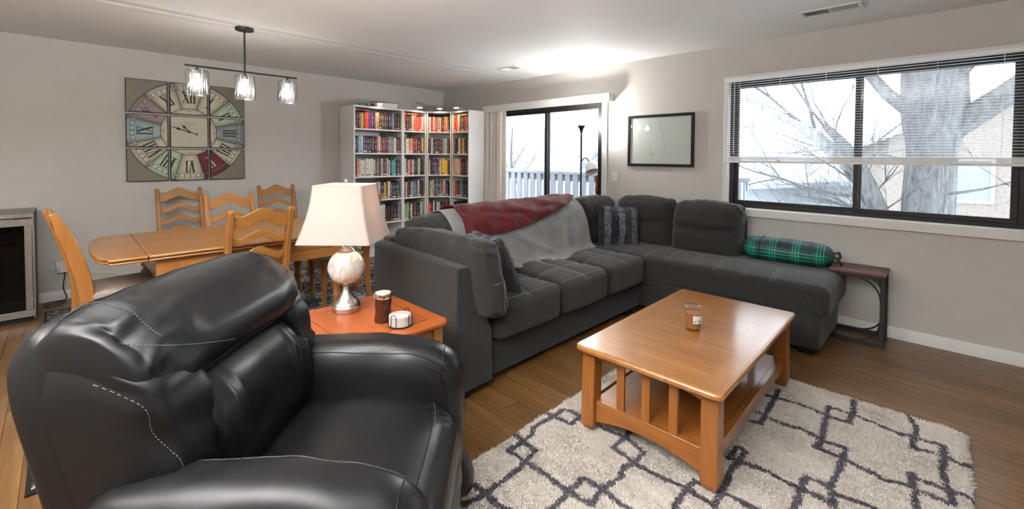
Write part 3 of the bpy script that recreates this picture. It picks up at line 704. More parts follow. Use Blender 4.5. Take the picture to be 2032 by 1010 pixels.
# base rails
def rnd_rect(x0, x1, y0, y1, r, n=5):
    o = []
    for cx, cy, a0 in ((x1-r, y1-r, 0), (x0+r, y1-r, 90), (x0+r, y0+r, 180), (x1-r, y0+r, 270)):
        for i in range(n+1): a = R(a0+90*i/n); o.append((cx+r*math.cos(a), cy+r*math.sin(a)))
    return o
SP('base', MB().prism(rnd_rect(1.782, 3.70, 1.925, 2.86, 0.02), 2, 0.045, 0.262), bev=0.006)
SP('chaise_base', MB().prism(rnd_rect(3.62, 4.405, 0.575, 2.86, 0.05), 2, 0.045, 0.262), bev=0.006)
SP('back_frame', MB().prism([(2.74, 0.25), (2.74, 0.60), (2.77, 0.80), (2.86, 0.80), (2.865, 0.25)], 0, 1.602, 4.40), bev=0.01)
SP('wall_back_frame', MB().prism([(4.36, 0.25), (4.36, 0.78), (4.415, 0.80), (4.425, 0.25)], 1, 1.27, 2.735), bev=0.01)
for (x, y) in ((1.56, 1.95), (1.56, 2.78), (3.45, 1.98), (3.69, 0.66), (4.32, 0.66), (4.3, 2.75), (2.6, 2.78)):
    SP('foot', MB().prism([(-0.05, 0.0), (0.05, 0.0), (0.06, 0.05), (-0.06, 0.05)], 1, -0.05, 0.05).xf(Matrix.Translation((x, y, 0.0095 if y > 2.5 and x < 3 else 0))), 'black', bev=0.004)
# seat cushions
def seat_fn(cx, seed, amp=0.030, hx=0.3, hy=0.46):
    def f(Q, N):
        u = Q[:, 0]/hx; v = Q[:, 1]/hy; top = np.clip(N[:, 2], 0, 1)
        Q = Q.copy(); Q[:, 2] += top*amp*(1-np.clip(np.abs(u), 0, 1)**2.6)*(1-np.clip(np.abs(v), 0, 1)**4)
        # soft tufted channel lines
        for lx in (-0.0,): Q[:, 2] -= top*0.010*np.exp(-((Q[:, 0]-lx)/0.010)**2)*(np.abs(v) < .97)
        Q[:, 2] -= top*0.010*np.exp(-((Q[:, 1]+hy-0.26)/0.012)**2)
        fr = np.clip(-N[:, 1], 0, 1); Q[:, 1] -= fr*0.016*(1-np.clip(np.abs(u), 0, 1)**2)
        n = fbm(Q, 9, 3, seed); Q += N*(0.0055*n+0.003*np.abs(vnoise(Q*np.array([1, .5, 1]), 26, seed)))[:, None]
        return Q
    return f
sx = [1.792, 2.422, 3.026, 3.618]
for i in range(3):
    hx = (sx[i+1]-sx[i])/2-0.003; cx = (sx[i]+sx[i+1])/2; hy = 0.48; cy = 1.865+hy
    mb = softbox(hx, hy, 0.118, 0.055, 26, seat_fn(cx, i, hx=hx, hy=hy)); mb.xf(Matrix.Translation((cx, cy, 0.374)))
    SP('seat_cushion', mb, sharp=180); bv = mb.bvh()
    c_ = cushion = SC.objects[-1] if False else [o for o in so.children if o.name.startswith('seat_cushion')][-1]
    fy = cy-hy+0.26
    for pts in ([(cx, fy-0.33, 0.9), (cx, cy+hy-0.1, 0.9)], [(sx[i]+0.02, fy, 0.9), (sx[i+1]-0.02, fy, 0.9)], [(sx[i]+0.03, cy-hy+0.035, 0.9), (sx[i+1]-0.03, cy-hy+0.035, 0.9)]):
        s_ = stitch(bv, pts, (0, 0, -1), 0.0013)
        if s_.f: part('topstitch', s_, 'stitchw', so, world=True)
# long chaise cushion
def ch_fn(Q, N):
    Q = Q.copy(); top = np.clip(N[:, 2], 0, 1); u = Q[:, 0]/0.40; v = Q[:, 1]
    Q[:, 2] += top*0.028*(1-np.clip(np.abs(u), 0, 1)**3)
    for k in range(7):
        yk = -0.80+k*0.205
        Q[:, 2] -= top*0.011*np.exp(-((v-yk)/0.010)**2)*(u < 0.9)
        fr = np.clip(-N[:, 0], 0, 1); Q[:, 0] += fr*0.004*np.exp(-((v-yk)/0.012)**2)
    e = np.clip(-N[:, 1], 0, 1); Q[:, 1] -= e*0.015
    n = fbm(Q, 8, 3, 9); Q += N*(0.005*n)[:, None]; return Q
mb = softbox(0.398, 1.13, 0.112, 0.05, 40, ch_fn); mb.xf(Matrix.Translation((4.010, 1.672, 0.372)))
SP('chaise_cushion', mb, sharp=180); bv = mb.bvh()
for k in range(7):
    yk = 1.672-0.80+k*0.205
    for d in (-0.012, 0.012):
        s_ = stitch(bv, [(3.63, yk+d, 0.9), (3.80 if k > 0 else 3.9, yk+d+0.004, 0.9), (3.97, yk+d, 0.9)], (0, 0, -1), 0.0011)
        if s_.f: part('topstitch', s_, 'stitchw', so, world=True)
# back cushions: pinched across the middle
def back_fn(hx, hz, seed, lean=0.10, ax=1, puff=0.05):
    def f(Q, N):
        Q = Q.copy(); u = Q[:, 0]/hx; w_ = Q[:, 2]/hz; fr = np.clip(-N[:, 1], 0, 1)
        Q[:, 1] -= fr*puff*(1-np.clip(np.abs(u), 0, 1)**3)*(1-np.clip(np.abs(w_), 0, 1)**3)
        Q[:, 1] += fr*0.040*np.exp(-((w_-0.08-0.05*np.sin(u*2+seed))/0.09)**2)*(1-np.abs(np.clip(u, -1, 1))**4)
        Q[:, 2] += np.clip(N[:, 2], 0, 1)*0.025*(1-np.clip(np.abs(u), 0, 1)**2)
        # gathers along the edges
        edge = np.exp(-((1-np.abs(u))/0.25)**2)+np.exp(-((1-np.abs(w_))/0.22)**2)
        wr = np.abs(vnoise(Q*np.array([1.0, .6, .35])+seed, 34, seed)); wr2 = np.abs(vnoise(Q*np.array([.35, .6, 1.0])+seed, 34, seed+5))
        n = fbm(Q, 7, 3, seed)
        Q += N*(0.009*n-0.015*edge*np.where(np.abs(w_) > np.abs(u), wr, wr2))[:, None]
        Q[:, 1] += (w_+1)*0.5*lean
        return Q
    return f
def back_cushion(cx, cy, cz, hx, hy, hz, rz, seed, lean=0.10, name='back_cushion', puff=0.05, tilt=0, n=26):
    mb = softbox(hx, hy, hz, min(0.075, hy*0.95), n, back_fn(hx, hz, seed, lean, puff=puff))
    mb.xf(Matrix.Translation((cx, cy, cz)) @ Matrix.Rotation(rz, 4, 'Z') @ Matrix.Rotation(tilt, 4, 'Y')); SP(name, mb, sharp=180); return mb
ALLB = []
ALLB.append(back_cushion(2.02, 2.58, 0.695, 0.33, 0.115, 0.235, 0, 1))
ALLB.append(back_cushion(2.68, 2.58, 0.695, 0.33, 0.115, 0.235, 0, 2))
ALLB.append(back_cushion(3.34, 2.58, 0.695, 0.33, 0.115, 0.235, 0, 3))
back_cushion(3.97, 2.62, 0.70, 0.32, 0.10, 0.24, 0, 4, 0.06)
# wall side, facing -x  (local -y -> world -x : rotate -90)
back_cushion(4.20, 1.565, 0.705, 0.315, 0.115, 0.245, R(-90), 5, 0.07, n=30)
back_cushion(4.22, 2.20, 0.705, 0.315, 0.11, 0.245, R(-90), 6, 0.07, n=30)
# padded arm pillow, facing +x
mbp = back_cushion(1.755, 2.24, 0.655, 0.46, 0.10, 0.235, R(90), 7, 0.10, 'arm_cushion', 0.03, 0.03, n=34)
bv = mbp.bvh()
for yy in (1.84,): 
    s_ = stitch(bv, [(1.2, yy, z) for z in np.linspace(0.44, 0.88, 20)], (1, 0, 0), 0.0014)
s_ = stitch(bv, [(x, 1.5, 0.655) for x in np.linspace(1.66, 1.86, 8)], (0, 1, 0), 0.0014)
if s_.f: SP('topstitch', s_, 'stitchw')
s_ = stitch(bv, [(1.77, 1.5, z) for z in np.linspace(0.45, 0.86, 20)], (0, 1, 0), 0.0014)
if s_.f: SP('topstitch', s_, 'stitchw')

# ------------------------------------------------------------------ throws
comb = MB()
for m in ALLB: comb.add(m.v, m.f)
comb.add(*[(lambda q: (q.v, q.f))(MB().prism([(2.74, 0.25), (2.74, 0.60), (2.77, 0.80), (2.86, 0.80), (2.865, 0.25)], 0, 1.602, 4.40))][0])
cb = comb.bvh()
def drape(prof, x0, x1, nu, nv, off, fold, xe=None):
    """cloth over the sofa back: profile control points (y,z,outward ny,nz) from behind over the top to the front"""
    C = crom(prof, nv, False); V = np.zeros((nu, len(C), 3)); g = np.zeros((nu, len(C)))
    for i in range(nu):
        u = i/(nu-1)
        for j in range(len(C)):
            v = j/(len(C)-1); xa, xb = (x0, x1) if xe is None else xe(v)
            x = xa+(xb-xa)*u; y, z, ny, nz = C[j]; n = Vector((0, ny, nz)).normalized(); o = Vector((x, y, z))+n*0.35
            h = cb.ray_cast(o, -n); p = Vector((x, y, z))
            d = 0.35
            if h[0] is not None: d = min(max(h[3], 0.26), 0.42)
            g[i, j] = d; V[i, j] = (x, y, z)
    gp_ = np.pad(g, ((9, 9), (5, 5)), mode='edge'); g = np.min([gp_[9+a:9+a+g.shape[0], 5+b:5+b+g.shape[1]] for a in range(-9, 10, 3) for b in (-5, -2, 0, 2, 5)], axis=0)
    for _ in range(14): g[1:-1, :] = (g[:-2, :]+g[2:, :]+2*g[1:-1, :])/4; g[:, 1:-1] = (g[:, :-2]+g[:, 2:]+2*g[:, 1:-1])/4
    k = 1
    for _ in range(k): g = np.minimum(g, (np.roll(g, 1, 0)+np.roll(g, -1, 0)+g)/3); g[1:-1, 1:-1] = (g[:-2, 1:-1]+g[2:, 1:-1]+g[1:-1, :-2]+g[1:-1, 2:]+4*g[1:-1, 1:-1])/8
    for i in range(nu):
        for j in range(len(C)):
            y, z, ny, nz = C[j]; n = Vector((0, ny, nz)).normalized(); u = i/(nu-1); v = j/(len(C)-1)
            V[i, j] += np.array(n)*(0.35-g[i, j]+off+fold(V[i, j][0], v, u))
    return V
def cloth_mb(V, th=0.006):
    gu = np.gradient(V, axis=0); gv = np.gradient(V, axis=1); N = np.cross(gu, gv); N /= np.linalg.norm(N, axis=2, keepdims=True)+1e-9
    if N[V.shape[0]//2, V.shape[1]//2, 2] < 0: N = -N
    W_ = V-N*th; mb = MB(); mb.grid(V); b = len(mb.v); a, c = V.shape[:2]; mb.grid(W_[::-1][:, :]); 
    # rim
    rim = [(0, j) for j in range(c)]+[(i, c-1) for i in range(1, a)]+[(a-1, j) for j in range(c-2, -1, -1)]+[(i, 0) for i in range(a-2, 0, -1)]
    T = [V[i, j] for i, j in rim]; U = [W_[i, j] for i, j in rim]; n = len(T); mb.add([tuple(q) for q in T+U], [(i, (i+1) % n, n+(i+1) % n, n+i) for i in range(n)]); return mb
prof = [(2.905, 0.60, 1, 0.05), (2.90, 0.72, 1, .1), (2.86, 0.86, .8, .8), (2.76, 0.925, .15, 1), (2.66, 0.935, -.15, 1), (2.57, 0.88, -.8, .8), (2.50, 0.78, -1, .35), (2.45, 0.67, -1, .2), (2.415, 0.57, -1, .25), (2.375, 0.515, -1, .6), (2.33, 0.497, -.6, 1)]
def foldg(x, v, u):
    f = 0.012*math.exp(-((u-0.93+0.05*v)/0.03)**2)+0.014*math.exp(-((u-0.86+0.10*v)/0.035)**2)
    f += 0.022*math.exp(-(((u-0.35)*0.7-(v-0.62))/0.035)**2)*(0.25 < u < 0.75)*math.sin(min(1, (u-.25)*2)*PI)
    f += 0.010*math.exp(-(((u-0.15)*0.5-(v-0.72))/0.03)**2)*(u < 0.6)
    f += 0.008*float(fbm(np.array([[x*1.0, v*1.2, 0]]), 4, 3, 4)[0])+0.010*max(0, v-.35)*math.sin(u*21+v*3)+0.006*abs(math.sin(u*34+v*5))*v*v
    return f+0.004
def xeg(v): return (1.95+0.0*v, 3.62-0.06*v+0.02*math.sin(v*9))
Vg = drape(prof, 0, 0, 110, 90, 0.004, foldg, xeg)
Vg[:, -8:, 2] += (0.014*np.sin(np.linspace(0, 26, 110))[:, None]*np.linspace(0, 1, 8)[None])*0.5+0.006
Vg[:, -6:, 1] += (0.05*np.sin(np.linspace(0.5, 8, 110))[:, None]*np.linspace(0, 1, 6)[None])
tg = single('throw_blanket', cloth_mb(Vg), 'throwg', 'grey plush throw draped over the back of the sofa down to the seat', 'blanket', sharp=180)
cb = cloth_mb(Vg, 0.002).bvh()
prof2 = [(2.925, 0.66, 1, 0.05), (2.915, 0.75, 1, .1), (2.875, 0.88, .8, .8), (2.77, 0.95, .15, 1), (2.66, 0.955, -.15, 1), (2.565, 0.90, -.8, .8), (2.515, 0.83, -1, .5), (2.49, 0.765, -1, .35)]
def foldr(x, v, u): return 0.007+0.006*math.sin(u*40+v*9)*v+0.024*abs(float(fbm(np.array([[x*.8+v*.4, v*1.5, 3]]), 5, 3, 8)[0]))+0.010*math.exp(-(((u-.2)*.6-(v-.35))/.05)**2)+0.010*math.exp(-(((u-.1)*.35-(v-.6))/.05)**2)
def xer(v): return (2.02+0.05*math.sin(v*3), 3.60-0.1*v)
Vr = drape(prof2, 0, 0, 90, 64, 0.006, foldr, xer)
# lower edge rises toward the corner
U = np.linspace(0, 1, 90)
lim = np.interp(U, [0, .3, .55, .8, 1], [1.0, 1.0, .90, .76, .62])
Vn = Vr.copy(); nv = Vr.shape[1]
for i in range(90):
    tt = np.linspace(0, lim[i], nv)*(nv-1)
    for c_ in range(3): Vn[i, :, c_] = np.interp(tt, np.arange(nv), Vr[i, :, c_])
single('throw_blanket', cloth_mb(Vn, 0.010), 'throwr', 'burgundy fleece blanket folded along the top of the sofa back', 'blanket', sharp=180)

# ------------------------------------------------------------------ pillows
def fur_pillow(loc, M_, label, seed, h=0.215):
    def f(Q, N):
        Q = Q.copy(); u = Q[:, 0]/h; v = Q[:, 2]/h
        k = (1-np.abs(np.clip(u, -1, 1))**2.2)*(1-np.abs(np.clip(v, -1, 1))**2.2)
        Q[:, 1] *= (0.22+0.9*k); Q[:, 0] *= 1-0.07*(1-np.abs(v)**2); Q[:, 2] *= 1-0.07*(1-np.abs(u)**2)
        Q += N*(0.006*fbm(Q, 30, 2, seed))[:, None]; return Q
    mb = softbox(h, 0.085, h, 0.05, 34, f); V = np.array(mb.v); rg = np.random.default_rng(seed)
    # short fur tufts
    bvn = len(mb.v); fa = np.array(mb.f); c = V[fa].mean(1); nn = np.cross(V[fa[:, 2]]-V[fa[:, 0]], V[fa[:, 3]]-V[fa[:, 1]]); nn /= np.linalg.norm(nn, axis=1, keepdims=True)+1e-9
    t = thing('fur_pillow', label, 'pillow', loc)
    t.matrix_world = M_; t.location = M_.to_translation(); t.rotation_euler = M_.to_euler()
    part('pillow_cover', mb, 'fur', t, sharp=180)
    hm = MB(); N_ = 9000; id_ = rg.integers(0, len(fa), N_); w = rg.random((N_, 2)); a, b, d, e = (V[fa[id_, k]] for k in range(4))
    P = (a*(1-w[:, :1])+b*w[:, :1])*(1-w[:, 1:])+(e*(1-w[:, :1])+d*w[:, :1])*w[:, 1:]; n = nn[id_]; T = rg.normal(size=(N_, 3)); T = np.cross(n, T); T /= np.linalg.norm(T, axis=1, keepdims=True)
    tip = P+n*0.012+T*0.006-np.array([0, 0, .007])
    vs = np.stack([P-T*0.0012, P+T*0.0012, tip], 1).reshape(-1, 3); hm.add(vs.tolist(), [(3*i, 3*i+1, 3*i+2) for i in range(N_)])
    part('fur_pile', hm, 'fur', t, smooth=False, stuff=True); return t
fp = at(1229, 4.42)
M_ = Matrix.Translation((fp[0]+0.0, fp[1], 0.672)) @ Matrix.Rotation(YAW-PI/2+0.08, 4, 'Z') @ Matrix.Rotation(R(4), 4, 'Y') @ Matrix.Rotation(R(-16), 4, 'X')
fur_pillow(tuple(M_.to_translation()), M_, 'black and grey striped faux fur pillow in the corner of the sectional', 3)
M_ = Matrix.Translation((2.03, 2.14, 0.662)) @ Matrix.Rotation(R(74), 4, 'Z') @ Matrix.Rotation(R(-22), 4, 'X')
fur_pillow(tuple(M_.to_translation()), M_, 'black and grey faux fur pillow leaning on the left arm cushion', 4)

# plaid bolster (rolled sleeping bag)
bo = thing('rolled_blanket', 'green and black plaid rolled blanket lying on the chaise under the window', 'blanket roll', (4.22, 0.93, 0.6))
nu, nvv = 60, 48; V = np.zeros((nu, nvv, 3)); UV = {}
for i, s in enumerate(np.linspace(0, 1, nu)):
    rr_ = 0.104*(max(0.0, 1-abs(2*s-1)**9))**0.5; rr_ = max(rr_, 0.012); rr_ *= 1+0.06*math.sin(s*3)-0.10*s
    for j in range(nvv):
        a = 2*PI*j/nvv; q = rr_*(1+0.03*math.sin(3*a+s*5)+0.02*math.sin(14*s+a)); V[i, j] = (q*math.cos(a)*1.12, 0.325-0.66*s, max(q*math.sin(a), -0.086))
n3 = fbm(V, 16, 3, 2); V[..., 0] += n3*0.004; V[..., 2] += n3*0.004
mb = MB(); mb.grid(V, closed_v=True); mb.f += [tuple(range(nvv))[::-1], tuple(range((nu-1)*nvv, nu*nvv))]; mb.mi += [0, 0]
o = part('roll', mb, 'plaid', bo, sharp=180); bo.location = (4.235, 0.925, 0.592); WM[bo.name] = Matrix.Translation(bo.location)
uvl = o.data.uv_layers.new(name='uv'); li = np.zeros(len(o.data.loops), int); o.data.loops.foreach_get('vertex_index', li)
uu = np.stack([(li//nvv)/(nu-1)*1.0, (li % nvv)/nvv], 1); uvl.data.foreach_set('uv', uu.ravel().astype(np.float32))
for yv in (0.17, -0.19):
    k = 0.108 if yv > 0 else 0.100
    part('strap', MB().tube([(k*1.13*math.cos(a), yv, max(k*math.sin(a), -0.090)) for a in np.linspace(0, 2*PI, 40)[:-1]], 0.003, 6, closed=True), 'black', bo)
mb = MB(); mb.tube([(0.02, -0.33, 0.03), (0.0, -0.365, 0.05), (-0.02, -0.375, 0.02), (-0.03, -0.36, -0.02), (-0.03, -0.33, -0.03)], 0.010, 8, flat=.5); mb.tube([(0.0, -0.33, 0.01), (0.0, -0.36, -0.01), (-.01, -0.385, -0.04), (-0.01, -0.37, -0.07)], 0.012, 8, flat=.5)
part('carry_strap', mb, 'black', bo)

# ================================================================== LEATHER ARMCHAIR (local: +x forward, +y far side)
rc = thing('leather_recliner', 'large black leather recliner with overstuffed head roll in the foreground', 'armchair', (0.497, 1.375, 0), R(-44.5))
def wr(s1, a1, s2, a2, seed, sc=(1, 1, 1), sc2=(1, 1, 1)):
    def f(V): return a1*fbm(V*np.array(sc), s1, 3, seed)-a2*np.abs(vnoise(V*np.array(sc2), s2, seed+3))
    return f
LE = 'leather'
rec_parts = {}
def RP(n_, mb, mat=LE, **k): o = part(n_, mb, mat, rc, sharp=180, **k); return o
# back shell
def soft_end(f, W, cy):
    def g(V): return f(V)*np.clip((1-np.abs((V[..., 1])/W))/0.06, 0, 1)
    return g
shell = sweep([(-0.30, 0.10), (-0.355, 0.42), (-0.43, 0.70), (-0.485, 0.90), (-0.47, 0.975), (-0.40, 0.985), (-0.33, 0.80), (-0.22, 0.45), (-0.20, 0.10)], 0.375, 10, 64, 34, disp=soft_end(wr(5, 0.004, 14, 0.002, 1), .375, 0), cy=0.005); RP('back_shell', shell)
def dl(V):
    z = V[..., 2]; y = V[..., 1]; k = np.clip((0.83-z)/0.1, 0, 1)*np.clip((z-0.45)/0.15, 0.25, 1)
    f = np.abs(vnoise(np.stack([y*1.0, y*0+1.2, z*0.30+0.35*y*(z-.8)], -1), 17, 5)); f2 = vnoise(np.stack([y, V[..., 0]*.4, z*.5], -1), 8, 8)
    return k*(0.018*f2-0.036*f)+0.004*fbm(V, 7, 2, 4)
lum = sweep([(-0.33, 0.36), (-0.35, 0.60), (-0.34, 0.80), (-0.27, 0.825), (-0.18, 0.80), (-0.105, 0.72), (-0.075, 0.61), (-0.09, 0.51), (-0.15, 0.42)], 0.275, 8, 84, 90, cen=(-0.24, 0.6), disp=soft_end(dl, .275, 0), cy=0.045); RP('lumbar_cushion', lum)
def dh(V):
    z = V[..., 2]; y = V[..., 1]; k = np.clip((0.95-z)/0.12, 0, 1); top = np.clip((z-.93)/.06, 0, 1)
    endw = np.exp(-((0.37-np.abs(y))/0.10)**2)
    return 0.006*fbm(V, 6, 3, 11)-0.008*k*np.abs(vnoise(V*np.array([.5, 1, .35]), 15, 2))-0.014*endw*np.abs(vnoise(V*np.array([1, .3, 1]), 22, 6))-0.015*np.clip((-y+0.02)/.2, 0, 1)*np.abs(vnoise(np.stack([V[..., 0]*.8+y*.25, y*.25, z*1.0+y*.5], -1), 17, 12))-0.010*np.abs(vnoise(np.stack([V[..., 0]+y*.3, y*.3, z], -1), 12, 15))+0.015*top*vnoise(V*np.array([.7, .6, 1]), 10, 9)-0.012*top*np.exp(-((V[..., 0]+.30+0.25*(y+.1))/.03)**2)*np.exp(-((y+.05)/.12)**2)
head = sweep([(-0.425, 0.74), (-0.465, 0.83), (-0.475, 0.93), (-0.435, 1.00), (-0.36, 1.028), (-0.27, 1.01), (-0.19, 0.95), (-0.145, 0.875), (-0.155, 0.815), (-0.215, 0.785), (-0.32, 0.73)], 0.372, 7, 88, 100, cen=(-0.32, 0.88), disp=soft_end(dh, .372, 0), cy=0.012); RP('head_cushion', head)
# outer back bolsters under the head roll, gathered along their seams
def dw(V): 
    z = V[..., 2]
    return 0.012*vnoise(np.stack([V[..., 0]*.5, V[..., 1]*.6+z*.35, z], -1), 12, 3)-0.016*np.abs(vnoise(np.stack([V[..., 0]*.3, V[..., 1]*.5, z+.5*V[..., 0]], -1), 22, 4))
for sg, c0, W_ in ((-1, -0.268, 0.106), (1, 0.312, 0.078)):
    wing = sweep([(-0.35, 0.42), (-0.40, 0.60), (-0.455, 0.80), (-0.465, 0.93), (-0.40, 0.99), (-0.30, 0.975), (-0.215, 0.925), (-0.158, 0.855), (-0.118, 0.76), (-0.100, 0.65), (-0.12, 0.54), (-0.18, 0.44), (-0.27, 0.40)], W_, 5, 72, 54, cen=(-0.33, 0.68), disp=soft_end(dw, W_, c0), cy=c0); RP('wing_cushion', wing)
    if sg < 0: wingn = wing
# seat
def ds(V):
    x = V[..., 0]; z = V[..., 2]; fr = np.exp(-((x-0.40)/0.07)**2)
    return 0.006*fbm(V*np.array([1, .7, 1]), 7, 3, 21)-0.010*fr*np.abs(vnoise(V*np.array([.35, 1, .8]), 42, 7))+0.006*vnoise(V*np.array([1, .35, 1]), 9, 2)*np.clip(z-.4, 0, 1)*6
seat = sweep([(-0.22, 0.33), (-0.22, 0.455), (-0.08, 0.495), (0.10, 0.507), (0.26, 0.498), (0.38, 0.475), (0.445, 0.425), (0.462, 0.36), (0.445, 0.315), (0.2, 0.31)], 0.285, 9, 80, 70, cen=(0.12, 0.40), disp=ds); RP('seat_cushion', seat)
foot = sweep([(0.30, 0.075), (0.29, 0.20), (0.31, 0.31), (0.42, 0.322), (0.462, 0.28), (0.468, 0.18), (0.455, 0.09), (0.42, 0.07)], 0.275, 9, 50, 40, disp=wr(6, .004, 18, .004, 4)); RP('footrest_panel', foot)
# arms
for sg in (1, -1):
    pr = [(-0.29, 0.06), (-0.30, 0.35), (-0.29, 0.58), (-0.24, 0.648), (-0.10, 0.672), (0.10, 0.678), (0.26, 0.664), (0.38, 0.632), (0.445, 0.57), (0.462, 0.46), (0.455, 0.25), (0.445, 0.06)]
    def da(V, sg=sg):
        z = V[..., 2]; x = V[..., 0]; return 0.005*fbm(V, 6, 3, 30+sg)+0.004*vnoise(V, 14, 6)-0.002*np.exp(-((x-0.12)/0.006)**2)*(z < .64)*(z > .45)
    arm = sweep(pr, 0.118, 3.2, 96, 46, cen=(0.05, 0.33), disp=da, cy=sg*0.372+(0.012 if sg < 0 else 0)); RP('arm', arm)
    bv = arm.bvh()
    # seam along the crown edges
    for dy in (0.075, -0.075):
        yy = sg*0.372+dy
        s_ = stitch(bv, [(x, yy, 1.2) for x in np.linspace(-0.33, 0.40, 60)], (0, 0, -1), 0.0022)
        if s_.f: part('piping', s_, LE, rc, sharp=180)
        s_ = stitch(bv, [(x, yy+0.008*(1 if dy < 0 else -1), 1.2) for x in np.linspace(-0.33, 0.40, 110)], (0, 0, -1), 0.0009, step=0.006, dash=True)
        if s_.f: part('stitching', s_, 'stitchd', rc, sharp=180, stuff=True)
    s_ = stitch(bv, [(0.385, y, 1.2) for y in np.linspace(sg*0.372-0.1, sg*0.372+0.1, 20)], (0, 0, -1), 0.002)
    if s_.f: part('piping', s_, LE, rc, sharp=180)
    s_ = stitch(bv, [(1.0, sg*0.372-sg*0.085, z) for z in np.linspace(0.1, 0.6, 40)], (-1, 0, 0), 0.002)
    if s_.f: part('piping', s_, LE, rc, sharp=180)
RP('base', MB().prism(rnd_rect(-0.27, 0.42, -0.40, 0.40, 0.04), 2, 0.03, 0.30))
for (x, y) in ((-0.24, -0.34), (-0.24, 0.34), (0.34, -0.34), (0.34, 0.34)): RP('foot', MB().lathe([(0.028, 0), (0.03, 0.005), (0.026, 0.035)], 16, (x, y, 0)), 'black')
# contrast stitching on head / lumbar / seat
hb = head.bvh(); lb = lum.bvh(); sb_ = seat.bvh()
def path(bv, pts, d, r=0.0011, dash=True, mat='stitchd', nm='stitching', step=0.006):
    s_ = stitch(bv, pts, d, r, step, dash)
    if s_.f: part(nm, s_, mat, rc, sharp=180, stuff=dash)
path(hb, [(x, -0.275, 1.3) for x in np.linspace(-0.44, -0.20, 40)], (0, 0, -1))
path(hb, [(0.3, -0.335+0.26*t**1.3, 0.955-0.10*t) for t in np.linspace(0, 1, 60)], (-1, 0, 0))
path(hb, [(-0.385, y, 1.3) for y in np.linspace(-0.33, 0.35, 90)], (0, 0, -1), 0.0022, False, LE, 'piping', 0.015)
path(hb, [(x, 0.335, 1.3) for x in np.linspace(-0.44, -0.20, 30)], (0, 0, -1), 0.0020, False, LE, 'piping', 0.015)
wb_ = wingn.bvh()
path(wb_, [(0.3, -0.335+0.035*math.cos((z-.4)*6), z) for z in np.linspace(0.50, 0.93, 60)], (-1, 0, 0))
path(wb_, [(0.3, -0.19+0.01*math.sin(z*9), z) for z in np.linspace(0.50, 0.80, 50)], (-1, 0, 0))
path(lb, [(0.3, 0.20+0.02*math.sin(z*9), z) for z in np.linspace(0.50, 0.80, 50)], (-1, 0, 0), 0.0022, False, LE, 'piping', 0.015)
path(sb_, [(0.385-0.03*abs(y/0.28)**3, y, 1.0) for y in np.linspace(-0.27, 0.27, 90)], (0, 0, -1))
path(sb_, [(0.378-0.03*abs(y/0.28)**3, y, 1.0) for y in np.linspace(-0.27, 0.27, 90)], (0, 0, -1), 0.0022, False, LE, 'piping', 0.015)
# ================================================================== COFFEE TABLE
ct = thing('coffee_table', 'golden oak mission coffee table with slatted ends and lower shelf on the cream rug', 'table', (2.415, 0.945, 0), R(0.6))
L2, W2_ = 0.648, 0.350
def slab(hx, hy, z0, z1, r=0.03):
    return MB().prism(rnd_rect(-hx, hx, -hy, hy, r, 6), 2, z0, z1)
ZT = 0.452
part('top_rim', slab(L2, W2_, ZT-0.032, ZT-0.0015, 0.035), 'ctop', ct, bev=0.010)
# veneered field: two bookmatched panels inside a mitred border
bw = 0.095
part('top_panel', B(-L2+bw, L2-bw, -W2_+bw, W2_-bw, ZT-0.004, ZT), 'ctopy', ct)
for s in (-1, 1):
    part('border_board', MB().prism([(s*(L2-0.014), -W2_+0.014), (s*(L2-bw), -W2_+bw), (s*(L2-bw), W2_-bw), (s*(L2-0.014), W2_-0.014)], 2, ZT-0.004, ZT-0.0003), 'ctopy', ct)
    part('border_board', MB().prism([(-L2+0.014, s*(W2_-0.014)), (-L2+bw, s*(W2_-bw)), (L2-bw, s*(W2_-bw)), (L2-0.014, s*(W2_-0.014))], 2, ZT-0.004, ZT-0.0003), 'ctop', ct)
lx, ly, lw = 0.572, 0.290, 0.036
for sx_ in (-1, 1):
    for sy_ in (-1, 1):
        mb = MB(); zz = [0.024, 0.05, 0.10, 0.25, ZT-0.033]; off = [0.002, 0.006, 0.005, 0.002, 0]; hw = [0.026, 0.035, 0.036, 0.035, 0.035]
        vs = []
        for z, o_, h in zip(zz, off, hw):
            for a, b in ((-1, -1), (1, -1), (1, 1), (-1, 1)): vs.append((sx_*(lx+o_)+a*h, sy_*(ly+o_*.35)+b*h, z))
        fs = [(4*i+k, 4*i+(k+1) % 4, 4*i+4+(k+1) % 4, 4*i+4+k) for i in range(4) for k in range(4)]+[(3, 2, 1, 0), (16, 17, 18, 19)]
        mb.add(vs, fs); part('leg', mb, 'cleg', ct, bev=0.004, sharp=20)
